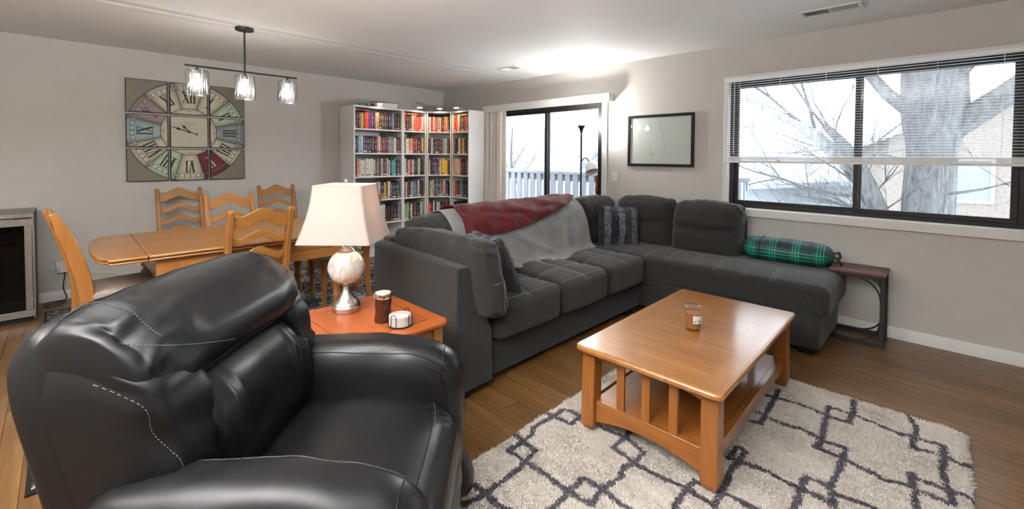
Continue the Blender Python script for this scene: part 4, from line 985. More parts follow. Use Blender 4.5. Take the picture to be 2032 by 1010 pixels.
for s in (-1, 1):
    x0, x1 = s*lx-0.012, s*lx+0.012; ya = ly-0.034
    ar = [(-ya, ZT-0.033), (ya, ZT-0.033)]+[(y, 0.372+0.022*(1-(y/ya)**4)) for y in np.linspace(ya, -ya, 15)]
    part('apron', MB().prism(ar, 0, x0, x1), 'crail', ct)
    br = [(-ya, 0.175), (ya, 0.175)]+[(y, 0.065+0.042*(1-(y/ya)**2)) for y in np.linspace(ya, -ya, 19)]
    part('lower_rail', MB().prism(br, 0, x0-0.002, x1+0.002), 'crail', ct, bev=0.002)
    for i in range(3): y = -0.128+i*0.128; part('slat', B(x0+0.004, x1-0.004, y-0.020, y+0.020, 0.170, 0.395), 'cleg', ct, bev=0.002)
    y0, y1 = s*ly-0.012, s*ly+0.012; xa = lx-0.034
    part('side_rail', MB().prism([(-xa, ZT-0.033), (xa, ZT-0.033)]+[(x, 0.392+0.018*(1-(x/xa)**6)) for x in np.linspace(xa, -xa, 15)], 1, y0, y1), 'crailx', ct)
    part('lower_side_rail', MB().prism([(-xa-.02, 0.185), (xa+.02, 0.185)]+[(x, 0.118+0.010*(1-(x/xa)**2)) for x in np.linspace(xa, -xa, 15)], 1, y0-.004, y1+.004), 'crailx', ct, bev=0.003)
part('lower_shelf', B(-lx+0.01, lx-0.01, -ly+0.01, ly-0.01, 0.158, 0.176), 'crailx', ct)
# candle jar on it
def candle(loc, label, r, h, amber):
    t = thing('candle_jar', label, 'candle', loc)
    if amber:
        part('jar', MB().lathe([(r*.96, 0), (r*1.03, .006), (r*1.0, .02), (r*.92, h*.30), (r*.93, h*.5), (r*1.0, h*.74), (r*1.0, h*.80), (r*.96, h*.82)], 40), 'amber', t)
        part('lid', MB().lathe([(r*1.0, h*.80), (r*1.03, h*.82), (r*1.03, h*.955), (r*1.0, h*.97), (r*.9, h*.965)], 40), 'nickel', t, 'silver metal lid')
        part('lid_label', MB().lathe([(r*.88, h*.9655), (r*.88, h*.972)], 40), 'foam', t)
    else:
        part('wax', MB().lathe([(r*.88, .008), (r*.93, .012), (r*.93, h*.66), (r*.3, h*.66)], 40), 'wax', t)
        pr = [(r*.80, 0), (r*.97, .003), (r, .012), (r, h*.68), (r*.93, h*.76), (r*.80, h*.80), (r*.80, h*.86), (r*.84, h*.865)]
        part('jar', MB().lathe(pr, 40, cap=False), 'jarglass', t)
        part('jar_base', MB().lathe([(r*.80, 0.0005), (r*.9, .004), (r*.85, .0075), (r*.2, .006)], 40), 'jarglass', t)
        part('lid', MB().lathe([(r*.70, h*.84), (r*.84, h*.87), (r*.93, h*.885), (r*.95, h*.93), (r*.86, h*.965), (r*.5, h*.99), (r*.3, h)], 40), 'jarglass', t)
        mb = MB(); c0 = math.atan2(-loc[1], -loc[0])+0.55
        for (a0, a1, z0, z1, m) in ((-.55, .55, .30, .62, 0),):
            A = np.linspace(c0+a0, c0+a1, 12); V = np.array([[(r*1.008*math.cos(a), r*1.008*math.sin(a), h*z) for z in (z0, z1)] for a in A]); mb.grid(V)
        part('label', mb, 'lab', t, 'white label with dark dots')
        for k, (da, z) in enumerate(((-.25, .40), (.05, .44), (.15, .37), (.35, .41), (-.4, .36), (.28, .35))):
            a = c0+da; m = Matrix.Translation((r*1.012*math.cos(a), r*1.012*math.sin(a), h*z)) @ Matrix.Rotation(a, 4, 'Z') @ Matrix.Rotation(PI/2, 4, 'Y')
            part('label_mark', MB().lathe([(0.0032, 0), (0.0032, .0003)], 10).xf(m), 'amber', t)
        part('wick', MB().tube([(0, 0, h*.66), (0, 0, h*.70)], .0008, 5), 'black', t)
    return t
candle((2.375, 0.945, ZT+0.0005), 'glass candle jar with brown wax and white label on the coffee table', 0.0440, 0.132, False)

# ================================================================== CREAM SHAG RUG
RX0, RX1, RY0, RY1 = 0.93, 3.115, -0.125, 1.475
P3 = lambda x, y: (860+x*.2872, 720+y*.2872)
P2 = lambda x, y: (1130+x*.4653, 540+y*.4653)
P4 = lambda x, y: (1400+x*.311, 700+y*.311)
def ground(px, z=0.035):
    d = CF+CR*(px[0]-1016)/CAM_F+CU*(CAM_CY-px[1])/CAM_F; t = (z-CAM_H)/d[2]; return (d[0]*t, d[1]*t)
def PL(f, *pts): return [ground(f(*q)) for q in pts]
n1, n2, n3, n4, n5, n6, n8, n9, n10 = (825, 355), (1020, 350), (620, 520), (630, 655), (365, 880), (930, 870), (1170, 855), (1390, 670), (1330, 500)
lines = [PL(P3, (765, 320), n1), PL(P3, n1, (900, 305), n2, (950, 405), n1), PL(P3, n2, (1058, 340)), PL(P3, n1, (690, 430), (680, 480), n3), PL(P3, (540, 460), n3),
    PL(P3, n3, (515, 585), n4, (705, 590), n3), PL(P3, n4, (590, 710), (460, 800), n5), PL(P3, n4, (780, 750), n6), PL(P3, n5, (255, 800), (125, 870), (215, 955), n5), PL(P3, (85, 830), (125, 870), (80, 905)),
    PL(P3, n5, (430, 950), (530, 1000)), PL(P3, n6, (1045, 775), n8, (1080, 955), n6), PL(P3, n6, (850, 960), (790, 1005)), PL(P3, n8, (1290, 760), (1320, 700), n9), PL(P3, n8, (1280, 940), (1360, 1000)),
    PL(P3, n9, (1245, 565), n10, (1450, 595), n9), PL(P3, n10, (1160, 425)), PL(P3, n10, (1345, 460), (1365, 380)),
    PL(P2, (275, 800), (400, 865), (500, 905)), PL(P2, (500, 905), (450, 980), (445, 1010)), PL(P2, (500, 905), (540, 875), (650, 925), (615, 980), (500, 905)), PL(P2, (650, 925), (750, 975), (830, 1010)),
    PL(P2, (650, 925), (690, 830), (725, 795)), PL(P2, (725, 795), (750, 750), (715, 730), (680, 780), (725, 795)), PL(P2, (725, 795), (850, 840), (975, 905)),
    PL(P4, (600, 845), (645, 775), (795, 832), (812, 955), (735, 905), (600, 845)), PL(P4, (600, 845), (570, 995)), PL(P4, (890, 590), (872, 690), (795, 832)), PL(P4, (812, 880), (980, 920), (1120, 995)),
    PL(P4, (735, 540), (890, 590), (872, 650), (700, 580), (735, 540)), PL(P4, (780, 325), (750, 450), (735, 540)), PL(P4, (735, 540), (610, 470), (490, 440), (380, 390)), PL(P4, (875, 655), (1000, 720), (1150, 790), (1310, 830)),
    PL(P4, (465, 220), (440, 280), (390, 370), (345, 435), (290, 420)), PL(P4, (380, 390), (320, 365)), PL(P4, (450, 265), (390, 258)), PL(P4, (450, 265), (600, 315), (770, 385)),
    PL(P4, (780, 325), (940, 380), (920, 430), (770, 385)), PL(P4, (940, 285), (945, 350), (920, 430)), PL(P4, (940, 380), (1100, 440), (1240, 505), (1330, 520)),
    PL(P4, (1310, 395), (1345, 470), (1325, 590)), PL(P4, (1335, 530), (1525, 578), (1520, 640), (1325, 590)), PL(P4, (1525, 580), (1510, 720), (1560, 870), (1580, 940)), PL(P4, (1545, 650), (1650, 700), (1700, 705)),
    PL(P4, (1310, 745), (1320, 830), (1335, 900), (1350, 1010)), PL(P4, (1340, 780), (1570, 870)), PL(P4, (1330, 850), (1545, 940), (1580, 940)), PL(P4, (1570, 870), (1650, 885), (1740, 925))]
segs = np.array([(a[0], a[1], b[0], b[1]) for l in lines for a, b in zip(l[:-1], l[1:])])
def linemask(x, y, jit):
    P = np.stack([x+jit[0], y+jit[1]], -1); m = np.full(x.shape, 9.0)
    for a0, a1, b0, b1 in segs:
        ab = np.array([b0-a0, b1-a1]); L_ = ab@ab+1e-9; t = np.clip(((P-np.array([a0, a1]))@ab)/L_, 0, 1)
        d = np.linalg.norm(P-(np.array([a0, a1])+t[..., None]*ab), axis=-1); m = np.minimum(m, d)
    return m
def rug_edge(x, y):
    # signed inside distance of a rounded rectangle
    cx, cy, hx, hy, r = (RX0+RX1)/2, (RY0+RY1)/2, (RX1-RX0)/2, (RY1-RY0)/2, 0.06
    qx, qy = np.abs(x-cx)-hx+r, np.abs(y-cy)-hy+r
    return r-np.hypot(np.maximum(qx, 0), np.maximum(qy, 0))-np.minimum(np.maximum(qx, qy), 0)
nx, ny = 330, 250
gx, gy = np.meshgrid(np.linspace(RX0, RX1, nx), np.linspace(RY0, RY1, ny), indexing='ij')
ed = rug_edge(gx, gy); P_ = np.stack([gx, gy, gx*0], -1)
# pull corner vertices inside the rounded outline
h0 = 0.020+0.004*fbm(P_*np.array([1.6, 1, 1]), 7, 2, 1)+0.004*vnoise(P_*np.array([2.2, 1, 1]), 22, 2); gz = np.where(ed < 0, 0.001, np.minimum(h0, 0.002+np.clip(ed, 0, 1)*1.5))
def rug_col(x, y, seed):
    g = np.random.default_rng(seed); P = np.stack([x, y, x*0], -1); j = (0.006*vnoise(P, 70, 3), 0.008*vnoise(P, 90, 4)); m = linemask(x, y, j)
    base = np.array([0.55, 0.51, 0.46]); v = 1+0.07*fbm(P, 5, 3, 7)[..., None]; c = base*v*np.ones(x.shape+(3,))
    warm = np.clip(vnoise(P, 16, 9)-.35, 0, 1)[..., None]*0.5; c = c*(1-warm)+np.array([0.46, 0.40, 0.32])*warm
    k = (m < 0.0135)[..., None]; c = np.where(k, np.array([0.088, 0.078, 0.092])*(1+0.25*vnoise(P, 60, 5)[..., None]), c); return c
mb = MB(); mb.grid(np.stack([gx, gy, gz], -1)); keep = [f for f in mb.f if ed.ravel()[f[0]] > -0.004]; mb.f = keep; mb.mi = [0]*len(keep)
rug = thing('shag_rug', 'cream shag rug with purple grey trellis lines under the coffee table', 'rug', (2.0, 0.7, 0))
WM[rug.name] = Matrix.Translation((2.0, 0.7, 0))
def paint(o, C):
    at_ = o.data.color_attributes.new('Col', 'FLOAT_COLOR', 'POINT'); a = np.ones((len(o.data.vertices), 4), np.float32); a[:, :3] = C.reshape(-1, 3); at_.data.foreach_set('color', a.ravel())
o = part('rug_base', mb, 'shag', rug, world=True, sharp=180, stuff=True); paint(o, rug_col(gx, gy, 1))
g_ = np.random.default_rng(5); NT = 150000
tx_ = g_.uniform(RX0, RX1, NT); ty_ = g_.uniform(RY0, RY1, NT); e_ = rug_edge(tx_, ty_); k_ = e_ > 0.002; tx_, ty_, e_ = tx_[k_], ty_[k_], e_[k_]; NT = len(tx_)
col = rug_col(tx_, ty_, 2)*g_.uniform(.86, 1.10, (NT, 1))
P_ = np.stack([tx_, ty_, tx_*0], -1); lean = np.stack([0.010*vnoise(P_, 9, 11)+g_.normal(0, .0045, NT), 0.012*vnoise(P_, 9, 12)-.003+g_.normal(0, .0045, NT)], -1)
hb_ = np.minimum(0.016, 0.002+e_*1.2); ht = 0.010*g_.uniform(.6, 1.2, NT)+hb_+0.004*vnoise(P_*np.array([2.2, 1, 1]), 22, 2)
ang = g_.uniform(0, PI, NT); wv = np.stack([np.cos(ang), np.sin(ang)], -1)*0.0028
Bv = np.stack([tx_, ty_, hb_-.004], -1); Tv = np.stack([tx_+lean[:, 0], ty_+lean[:, 1], ht], -1); W3 = np.concatenate([wv, wv[:, :1]*0], 1)
vs = np.stack([Bv-W3, Bv+W3, Tv+W3*.5, Tv-W3*.5], 1).reshape(-1, 3)
me = bpy.data.meshes.new('shag_pile'); me.from_pydata(vs.tolist(), [], np.arange(NT*4).reshape(-1, 4).tolist()); me.materials.append(MATS['shag'])
me.transform(WM[rug.name].inverted()); o = bpy.data.objects.new('shag_pile', me); COL.objects.link(o); o.parent = rug; o['kind'] = 'stuff'; paint(o, np.repeat(col, 4, 0))

# dining rug
dr = thing('dining_rug', 'black and white distressed low pile rug under the dining table', 'rug', (1.3, 4.05, 0))
part('rug_field', B(-1.41, 1.41, -1.44, 1.44, 0.0005, 0.007), 'rugdark', dr)
mb = MB(); ring(mb, -1.427, 1.427, -1.462, 1.462, 0.0005, 0.0085, 0.001)
mb = MB()
for (a, b, c, d) in ((-1.427, 1.427, -1.462, -1.44), (-1.427, 1.427, 1.44, 1.462), (-1.427, -1.41, -1.44, 1.44), (1.41, 1.427, -1.44, 1.44)): mb.box(a, b, c, d, 0.0005, 0.009)
part('binding', mb, 'black', dr)

# ================================================================== END TABLE + LAMP
EX0, EX1, EY0, EY1, EZ = 0.775, 1.365, 1.765, 2.40, 0.55
et = thing('end_table', 'cherry stained wooden end table between the armchair and the sofa', 'table', ((EX0+EX1)/2, (EY0+EY1)/2, 0))
hx, hy = (EX1-EX0)/2, (EY1-EY0)/2
part('top', slab(hx, hy, EZ-0.028, EZ-0.001, 0.04), 'cherry', et, bev=0.008)
part('inlay_border', (lambda m: (ring2(m), m)[1])(MB()) if False else B(-hx+0.085, hx-0.085, -hy+0.085, hy-0.085, EZ-0.004, EZ-0.0002), 'cherryy', et)
for s in (-1, 1):
    part('inlay_line', B(-hx+0.083, hx-0.083, s*(hy-0.084)-0.002, s*(hy-0.084)+0.002, EZ-0.004, EZ+0.0002), 'walnut', et)
    part('inlay_line', B(s*(hx-0.084)-0.002, s*(hx-0.084)+0.002, -hy+0.087, hy-0.087, EZ-0.004, EZ+0.0002), 'walnut', et)
for sx_ in (-1, 1):
    for sy_ in (-1, 1):
        part('leg', B(sx_*(hx-0.055)-0.028, sx_*(hx-0.055)+0.028, sy_*(hy-0.055)-0.028, sy_*(hy-0.055)+0.028, 0, EZ-0.028), 'oakv', et, bev=0.004)
for s in (-1, 1):
    part('apron', B(-hx+0.083, hx-0.083, s*(hy-0.05)-0.010, s*(hy-0.05)+0.010, EZ-0.125, EZ-0.028), 'oak', et, bev=0.002)
    part('apron', B(s*(hx-0.05)-0.010, s*(hx-0.05)+0.010, -hy+0.083, hy-0.083, EZ-0.125, EZ-0.028), 'oaky', et, bev=0.002)
part('lower_shelf', B(-hx+0.03, hx-0.03, -hy+0.03, hy-0.03, 0.14, 0.158), 'oak', et)
LX, LY = 1.052, 2.262
tl = thing('table_lamp', 'table lamp with marbled glass globe, nickel base and square taupe shade on the end table', 'lamp', (LX, LY, EZ+0.0005), YAW-PI/2)
part('base', MB().lathe([(0.070, 0), (0.073, 0.003), (0.073, 0.026), (0.069, 0.031), (0.067, 0.034), (0.070, 0.038), (0.067, 0.045), (0.054, 0.056), (0.038, 0.074), (0.026, 0.096), (0.019, 0.118), (0.017, 0.128), (0.022, 0.132), (0.022, 0.136), (0.017, 0.140), (0.019, 0.150)], 56), 'nickel', tl)
part('switch_knob', MB().tube([(0.03, -0.064, 0.020), (0.045, -0.092, 0.020)], 0.0035, 10), 'nickel', tl)
part('globe', MB().lathe([(0.003+0.090*math.cos(a), 0.234+0.090*math.sin(a)) for a in np.linspace(-1.38, 1.38, 34)], 56), 'marble', tl)
part('neck', MB().lathe([(0.040, 0.314), (0.043, 0.320), (0.040, 0.326), (0.029, 0.336), (0.025, 0.348), (0.030, 0.362), (0.034, 0.368), (0.012, 0.376), (0.012, 0.50)], 40), 'nickel', tl)
part('harp', MB().tube([(0.0, 0, 0.47), (0.045, 0, 0.52), (0.055, 0, 0.58), (0.03, 0, 0.655), (0, 0, 0.672), (-0.03, 0, 0.655), (-0.055, 0, 0.58), (-0.045, 0, 0.52), (0, 0, 0.47)], 0.0018, 6), 'nickel', tl)
part('bulb', MB().lathe([(0.012, 0.50), (0.014, 0.52), (0.028, 0.55), (0.030, 0.57), (0.022, 0.59), (0.008, 0.60)], 20), 'bulb', tl)
part('finial', MB().lathe([(0.004, 0.668), (0.007, 0.672), (0.004, 0.678), (0.008, 0.686), (0.009, 0.692), (0.005, 0.700)], 16), 'nickel', tl)
def shade_ring(hh, z, off=0.0): return [(x, y, z) for x, y in rnd_rect(-hh-off, hh+off, -hh-off, hh+off, 0.016+off, 4)]
nS = 8; zs_ = np.linspace(0.385, 0.672, nS); hs = [0.186-0.060*((z-0.385)/0.287)-0.010*math.sin(PI*(z-.385)/.287) for z in zs_]
V = np.array([shade_ring(h, z) for h, z in zip(hs, zs_)]); mb = MB(); mb.grid(V, closed_v=True); part('lamp_shade', mb, 'shade', tl, sharp=50)
for i in (0, -1):
    part('shade_trim', MB().tube(shade_ring(hs[i], zs_[i], 0.0006), 0.0018, 6, closed=True), 'foam' if i else 'pencil', tl)
for s in (-1, 1):
    for t_ in (-1, 1): part('shade_seam', MB().tube([(s*(h-.003)*1.0, t_*(h-.003), z) for h, z in zip(hs, zs_)], 0.0012, 5), 'pencil', tl)
part('spider', MB().tube([(-0.118, 0, 0.664), (0.118, 0, 0.664)], 0.0015, 6).tube([(0, -0.118, 0.664), (0, 0.118, 0.664)], 0.0015, 6), 'nickel', tl)
candle((1.112, 1.985, EZ+0.0005), 'dark amber jar candle with silver lid on the end table', 0.0415, 0.148, True)
co = thing('coaster_holder', 'round black wire holder on the end table in front of the amber candle', 'coaster holder', (1.145, 1.878, EZ+0.0005))
mb = MB(); mb.tube([(0.058*math.cos(a), 0.058*math.sin(a), 0.003) for a in np.linspace(0, 2*PI, 33)[:-1]], 0.002, 6, closed=True); part('base_ring', mb, 'black', co)
for k in range(4):
    a = R(205)+k*PI/2+0.0; pts = []
    for t_ in np.linspace(0, 1, 17):
        u = (t_-.5)*2; zz = 0.003+0.050*(1-abs(u)**5)
        aa = a+0.24*math.copysign(min(1, abs(u)**0.9 if abs(u) < .35 else 1)*1, u) if abs(u) > .35 else a+0.24*math.sin(u/.35*PI/2)
        zz = 0.003+0.052*(1-((abs(u)-.35)/.65)**1.0) if abs(u) > .35 else 0.055+0.010*math.cos(u/.35*PI/2)
        pts.append((0.059*math.cos(aa), 0.059*math.sin(aa), zz))
    part('wire_loop', MB().tube(pts, 0.0019, 6), 'black', co)
lastc = None
for k in range(6):
    c = single('coaster', MB().lathe([(0.0525, 0), (0.054, 0.001), (0.054, 0.0062), (0.0525, 0.0072)], 40), 'coaster', ('topmost printed round white coaster in the black wire holder' if k == 5 else 'round white coaster, %s in the wire holder stack' % ['at the bottom', 'second from the bottom', 'third from the bottom', 'third from the top', 'second from the top'][k]), 'coaster', (1.145, 1.878, EZ+0.0055+k*0.0079), group=None if k == 5 else 'coasters below the top one')
    if k == 5:
        for s_, yy, sz in (('TULSA', 0.012, 0.024),):
            m = text_mb(s_, sz, 0.0002); m.xf(Matrix.Translation((0, 0, 0.0075)) @ Matrix.Rotation(YAW-PI/2+.1, 4, 'Z') @ Matrix.Translation((0, yy, 0))); part('printed_text', m, 'pencil', c)
# C-shaped side table
cs = thing('side_table', 'narrow black metal side table with dark walnut top at the end of the chaise', 'table', (4.265, 0.44, 0))
part('top', B(-0.155, 0.155, -0.170, 0.165, 0.517, 0.537), 'walnut', cs, bev=0.002)
for x in (-0.125, 0.145): part('post', B(x-0.013, x+0.013, -0.166, -0.140, 0.028, 0.517), 'blackmetal', cs, bev=0.002)
part('base_bar', B(-0.138, 0.158, -0.166, -0.140, 0.002, 0.028), 'blackmetal', cs)
for x in (-0.125, 0.145):
    part('top_rail', B(x-0.011, x+0.011, -0.140, 0.150, 0.493, 0.517), 'blackmetal', cs); part('foot_rail', B(x-0.013, x+0.013, -0.140, 0.165, 0.002, 0.028), 'blackmetal', cs)
    for (r_, zc, s) in ((0.155, 0.495, -1), (0.065, 0.495, -1), (0.15, 0.026, 1), (0.06, 0.026, 1)):
        pts = [(x, -0.142+r_*(1-math.cos(a)), zc+s*r_*(1-math.sin(a))) for a in np.linspace(0, PI/2, 12)]
        part('curved_brace', MB().tube(pts, 0.006, 6), 'blackmetal', cs)
# ================================================================== FLOOR LAMP
fx, fy = 4.20, 2.99
fl_ = thing('floor_lamp', 'slim dark torchiere floor lamp with side reading light in front of the sliding door', 'lamp', (fx, fy, 0))
part('base', MB().lathe([(0.125, 0), (0.128, 0.008), (0.115, 0.022), (0.03, 0.035), (0.014, 0.05)], 32), 'blackmetal', fl_)
part('pole', MB().tube([(0, 0, 0.04), (0, 0, 1.66)], 0.0105, 12), 'blackmetal', fl_)
part('bowl', MB().lathe([(0.012, 1.655), (0.016, 1.675), (0.026, 1.70), (0.046, 1.733), (0.050, 1.736), (0.047, 1.736), (0.024, 1.702), (0.008, 1.690)], 28), 'blackmetal', fl_)
part('torch_bulb', MB().lathe([(0.012, 1.695), (0.018, 1.71), (0.020, 1.722), (0.010, 1.730)], 16), 'torch', fl_)
fd = (-CF[0]*.45+CR[0]*.85, -CF[1]*.45+CR[1]*.85)
gp = [(0, 0, 1.30), (fd[0]*.02, fd[1]*.02, 1.345), (fd[0]*.05, fd[1]*.05, 1.362), (fd[0]*.085, fd[1]*.085, 1.345), (fd[0]*.10, fd[1]*.10, 1.30)]
part('gooseneck', MB().tube(crom(gp, 24, False), 0.0065, 8), 'blackmetal', fl_)
m = Matrix.Translation((fd[0]*.10, fd[1]*.10, 1.305)) @ Vector((fd[0]*.25-CF[0]*.55, fd[1]*.25-CF[1]*.55, -1)).to_track_quat('Z', 'Y').to_matrix().to_4x4()
part('reading_shade', MB().lathe([(0.020, -0.005), (0.034, 0.012), (0.055, 0.045), (0.068, 0.09), (0.074, 0.125), (0.070, 0.125), (0.050, 0.047), (0.018, 0.004)], 28).xf(m), 'foamw' if 'foamw' in MATS else 'blindw', fl_, 'white frosted reading shade')
# ================================================================== DINING TABLE (world coordinates; long side along x)
TX0, TX1, TY0, TY1, TZ = 0.36, 1.66, 3.44, 4.50, 0.76
dt = thing('dining_table', 'long golden oak extension dining table with shaped end leaves', 'table', ((TX0+TX1)/2, (TY0+TY1)/2, 0))
TP = lambda n_, m_, mat='oak', **k: part(n_, m_, mat, dt, world=True, **k)
TP('tabletop', B(TX0+0.001, TX1-0.001, TY0, TY1, TZ-0.018, TZ), bev=0.006)
TP('top_moulding', B(TX0+0.001, TX1-0.001, TY0+0.006, TY1-0.006, TZ-0.038, TZ-0.023), bev=0.006)
def leaf(s, x, inset=0.0):
    y0, y1 = TY0+inset, TY1-inset; yc = (y0+y1)/2; L = 0.185-inset*.5
    half = [(0, y0), (L-0.012, y0), (L, y0+0.010), (L-0.006, y0+0.032), (L-0.002, y0+0.055), (L+0.014, y0+0.082), (L+0.034, y0+0.115)]
    half += [(L+0.034+0.030*math.sin(t*PI/2), y0+0.115+(yc-y0-0.115)*t) for t in np.linspace(0.15, 1, 8)]
    return [(x+s*a, b) for a, b in half]+[(x+s*a, 2*yc-b) for a, b in half[::-1][1:]]
for s, x in ((-1, TX0-0.001), (1, TX1+0.001)):
    TP('leaf', MB().prism(leaf(s, x), 2, TZ-0.018, TZ), bev=0.006); TP('leaf_moulding', MB().prism(leaf(s, x, 0.006), 2, TZ-0.038, TZ-0.023), bev=0.006); TP('leaf_core', MB().prism(leaf(s, x, 0.014), 2, TZ-0.024, TZ-0.016), 'walnut')
ax0, ax1, ay0, ay1 = 0.40, 1.62, 3.50, 4.44
for y in (ay0, ay1):
    TP('apron', B(ax0+0.11, ax1-0.11, y-0.010, y+0.012, TZ-0.115, TZ-0.034)); TP('drawer_front', B(ax0+0.11, ax1-0.11, y-0.016, y+0.006, TZ-0.19, TZ-0.119), bev=0.003)
for x in (ax0+0.02, ax1-0.02): TP('apron', B(x-0.010, x+0.010, ay0+0.05, ay1-0.05, TZ-0.19, TZ-0.034), 'oaky')
TP('pull_handle', MB().tube([(0.66, ay0-0.02, TZ-0.132), (0.66, ay0-0.034, TZ-0.132), (0.80, ay0-0.034, TZ-0.132), (0.80, ay0-0.02, TZ-0.132)], 0.007, 10), 'oak')
for x in (ax0+0.055, ax1-0.055):
    for y in (ay0+0.045, ay1-0.045):
        lg = MB(); lg.box(x-0.056, x+0.056, y-0.056, y+0.056, TZ-0.19, TZ-0.034); lgo = TP('leg_block', lg, 'oakv', bev=0.003)
        pr = [(0.045, .57), (0.03, .555), (0.028, .545), (0.044, .535), (0.046, .52), (0.030, .505), (0.034, .495), (0.050, .47), (0.056, .44), (0.050, .40), (0.036, .35), (0.028, .30), (0.026, .26), (0.034, .24), (0.036, .225), (0.026, .21), (0.030, .19), (0.036, .14), (0.032, .09), (0.022, .06), (0.030, .045), (0.034, .03), (0.028, .012), (0.020, .010)]
        TP('leg', MB().lathe(pr[::-1], 28, (x, y, 0)), 'oakv', sharp=60)
# ------------------------------------------------------------------ ladder back chairs, local: seat faces -y ... back at +y
def make_chair(label, fabric_label=None):
    t = thing('dining_chair', label, 'chair', (0, 0, 0), 0, 'ladder back dining chairs')
    hw = 0.1825
    for s in (-1, 1):
        # rear post: curved side profile swept across x
        side = crom([(0.235, 0.010), (0.205, 0.22), (0.188, 0.44), (0.208, 0.60), (0.258, 0.80), (0.330, 1.00)], 30, False)
        w_ = np.interp(side[:, 1], [0, .2, .44, .6, .85, 1.0], [.018, .024, .036, .038, .036, .022])
        poly = [(y-w, z) for (y, z), w in zip(side, w_)]+[(y, z+0.012) for (y, z) in side[-1:]]+[(y+w, z) for (y, z), w in zip(side[::-1], w_[::-1])]
        part('rear_post', MB().prism(poly, 0, s*hw-0.017, s*hw+0.017), 'oakv', t, bev=0.006)
        lp = [(0.016, 0.010), (0.020, 0.016), (0.018, 0.04), (0.021, 0.06), (0.017, 0.10), (0.022, 0.20), (0.026, 0.28), (0.022, 0.30), (0.028, 0.315), (0.028, 0.43)]
        part('front_leg', MB().lathe(lp, 18, (s*0.205, -0.185, 0)), 'oakv', t, sharp=60)
    def yz(z): return float(np.interp(z, [.44, .60, .80, 1.0], [.188, .208, .258, .330]))
    for i, zc in enumerate((0.925, 0.795, 0.675, 0.562)):
        N = 26; top = []; bot = []
        tall = 0.040 if i == 0 else 0.024
        for u in np.linspace(-1, 1, N):
            x = u*(hw-0.016); arch = 0.044*math.exp(-(u/.40)**2)-0.012*math.exp(-((abs(u)-.72)/.14)**2)
            edge = 1 if abs(u) < .82 else 0.9
            top.append((x, zc+arch+tall*edge*(1.15 if i == 0 else 1))); bot.append((x, zc+arch*.92-tall*(1.0 if abs(u) < .8 else 1.15)))
        poly = top+bot[::-1]; c_ = yz(zc)
        mb = MB().prism(poly, 1, -0.009, 0.009); V = np.array(mb.v); V[:, 1] += 0.020*(1-(V[:, 0]/hw)**2)*1.0-0.006+c_+(V[:, 2]-zc)*0.2; mb.v = V.tolist()
        part('ladder_slat', mb, 'oak', t, bev=0.003, sharp=50)
    seatp = [(-0.235, -0.225), (0.235, -0.225), (0.19, 0.185), (-0.19, 0.185)]
    part('seat_frame', MB().prism([(-0.228, -0.215), (0.228, -0.215), (0.182, 0.185), (-0.182, 0.185)], 2, 0.385, 0.445), 'oak', t, bev=0.004)
    def sf(Q, N):
        Q = Q.copy(); Q[:, 0] *= 1-0.17*(Q[:, 1]+0.2)/0.4*0.9; Q[:, 2] += np.clip(N[:, 2], 0, 1)*0.016*(1-(Q[:, 0]/.23)**2)*(1-(Q[:, 1]/.21)**2); return Q
    part('seat_pad', softbox(0.235, 0.205, 0.022, 0.018, 12, sf).xf(Matrix.Translation((0, -0.022, 0.466))), 'seatfab', t, fabric_label, sharp=180)
    for s in (-1, 1): part('side_stretcher', MB().tube([(s*0.205, -0.18, 0.20), (s*0.198, -0.06, 0.20), (s*0.19, 0.10, 0.20), (s*hw, 0.20, 0.20)], [0.008, 0.012, 0.012, 0.008], 10), 'oak', t)
    part('front_stretcher', MB().tube([(-0.205, -0.185, 0.235), (-0.08, -0.185, 0.235), (0, -0.185, 0.235), (0.08, -0.185, 0.235), (0.205, -0.185, 0.235)], [0.008, 0.013, 0.010, 0.013, 0.008], 10), 'oak', t)
    part('rear_stretcher', MB().tube([(-hw, 0.20, 0.26), (0, 0.20, 0.26), (hw, 0.20, 0.26)], [0.008, 0.012, 0.008], 10), 'oak', t)
    return t
ch0 = make_chair('ladder back oak chair against the wall under the left side of the clock')
chairs = [(0.862, 5.47, 0, 'ladder back oak chair against the wall under the left side of the clock'),
          (1.075, 4.40, 0, 'ladder back oak chair tucked into the far side of the table'),
          (1.765, 5.36, R(-3), 'ladder back oak chair against the wall beside the white bookcase'),
          (0.935, 3.585, R(180), 'darker looking ladder back chair on the near side of the table, behind the leather armchair'),
          (0.268, 4.02, R(95), 'ladder back oak chair at the left end of the table, seen from its side'),
          (1.80, 4.03, R(-98), 'oak chair with striped taupe seat at the right end of the table behind the lamp')]
for i, (x, y, rz, lab) in enumerate(chairs):
    c = ch0 if i == 0 else dup_tree(ch0)
    c.location = (x, y, 0.009 if i not in () else 0); c.rotation_euler = (0, 0, rz); c['label'] = lab; c['group'] = 'ladder back dining chairs'

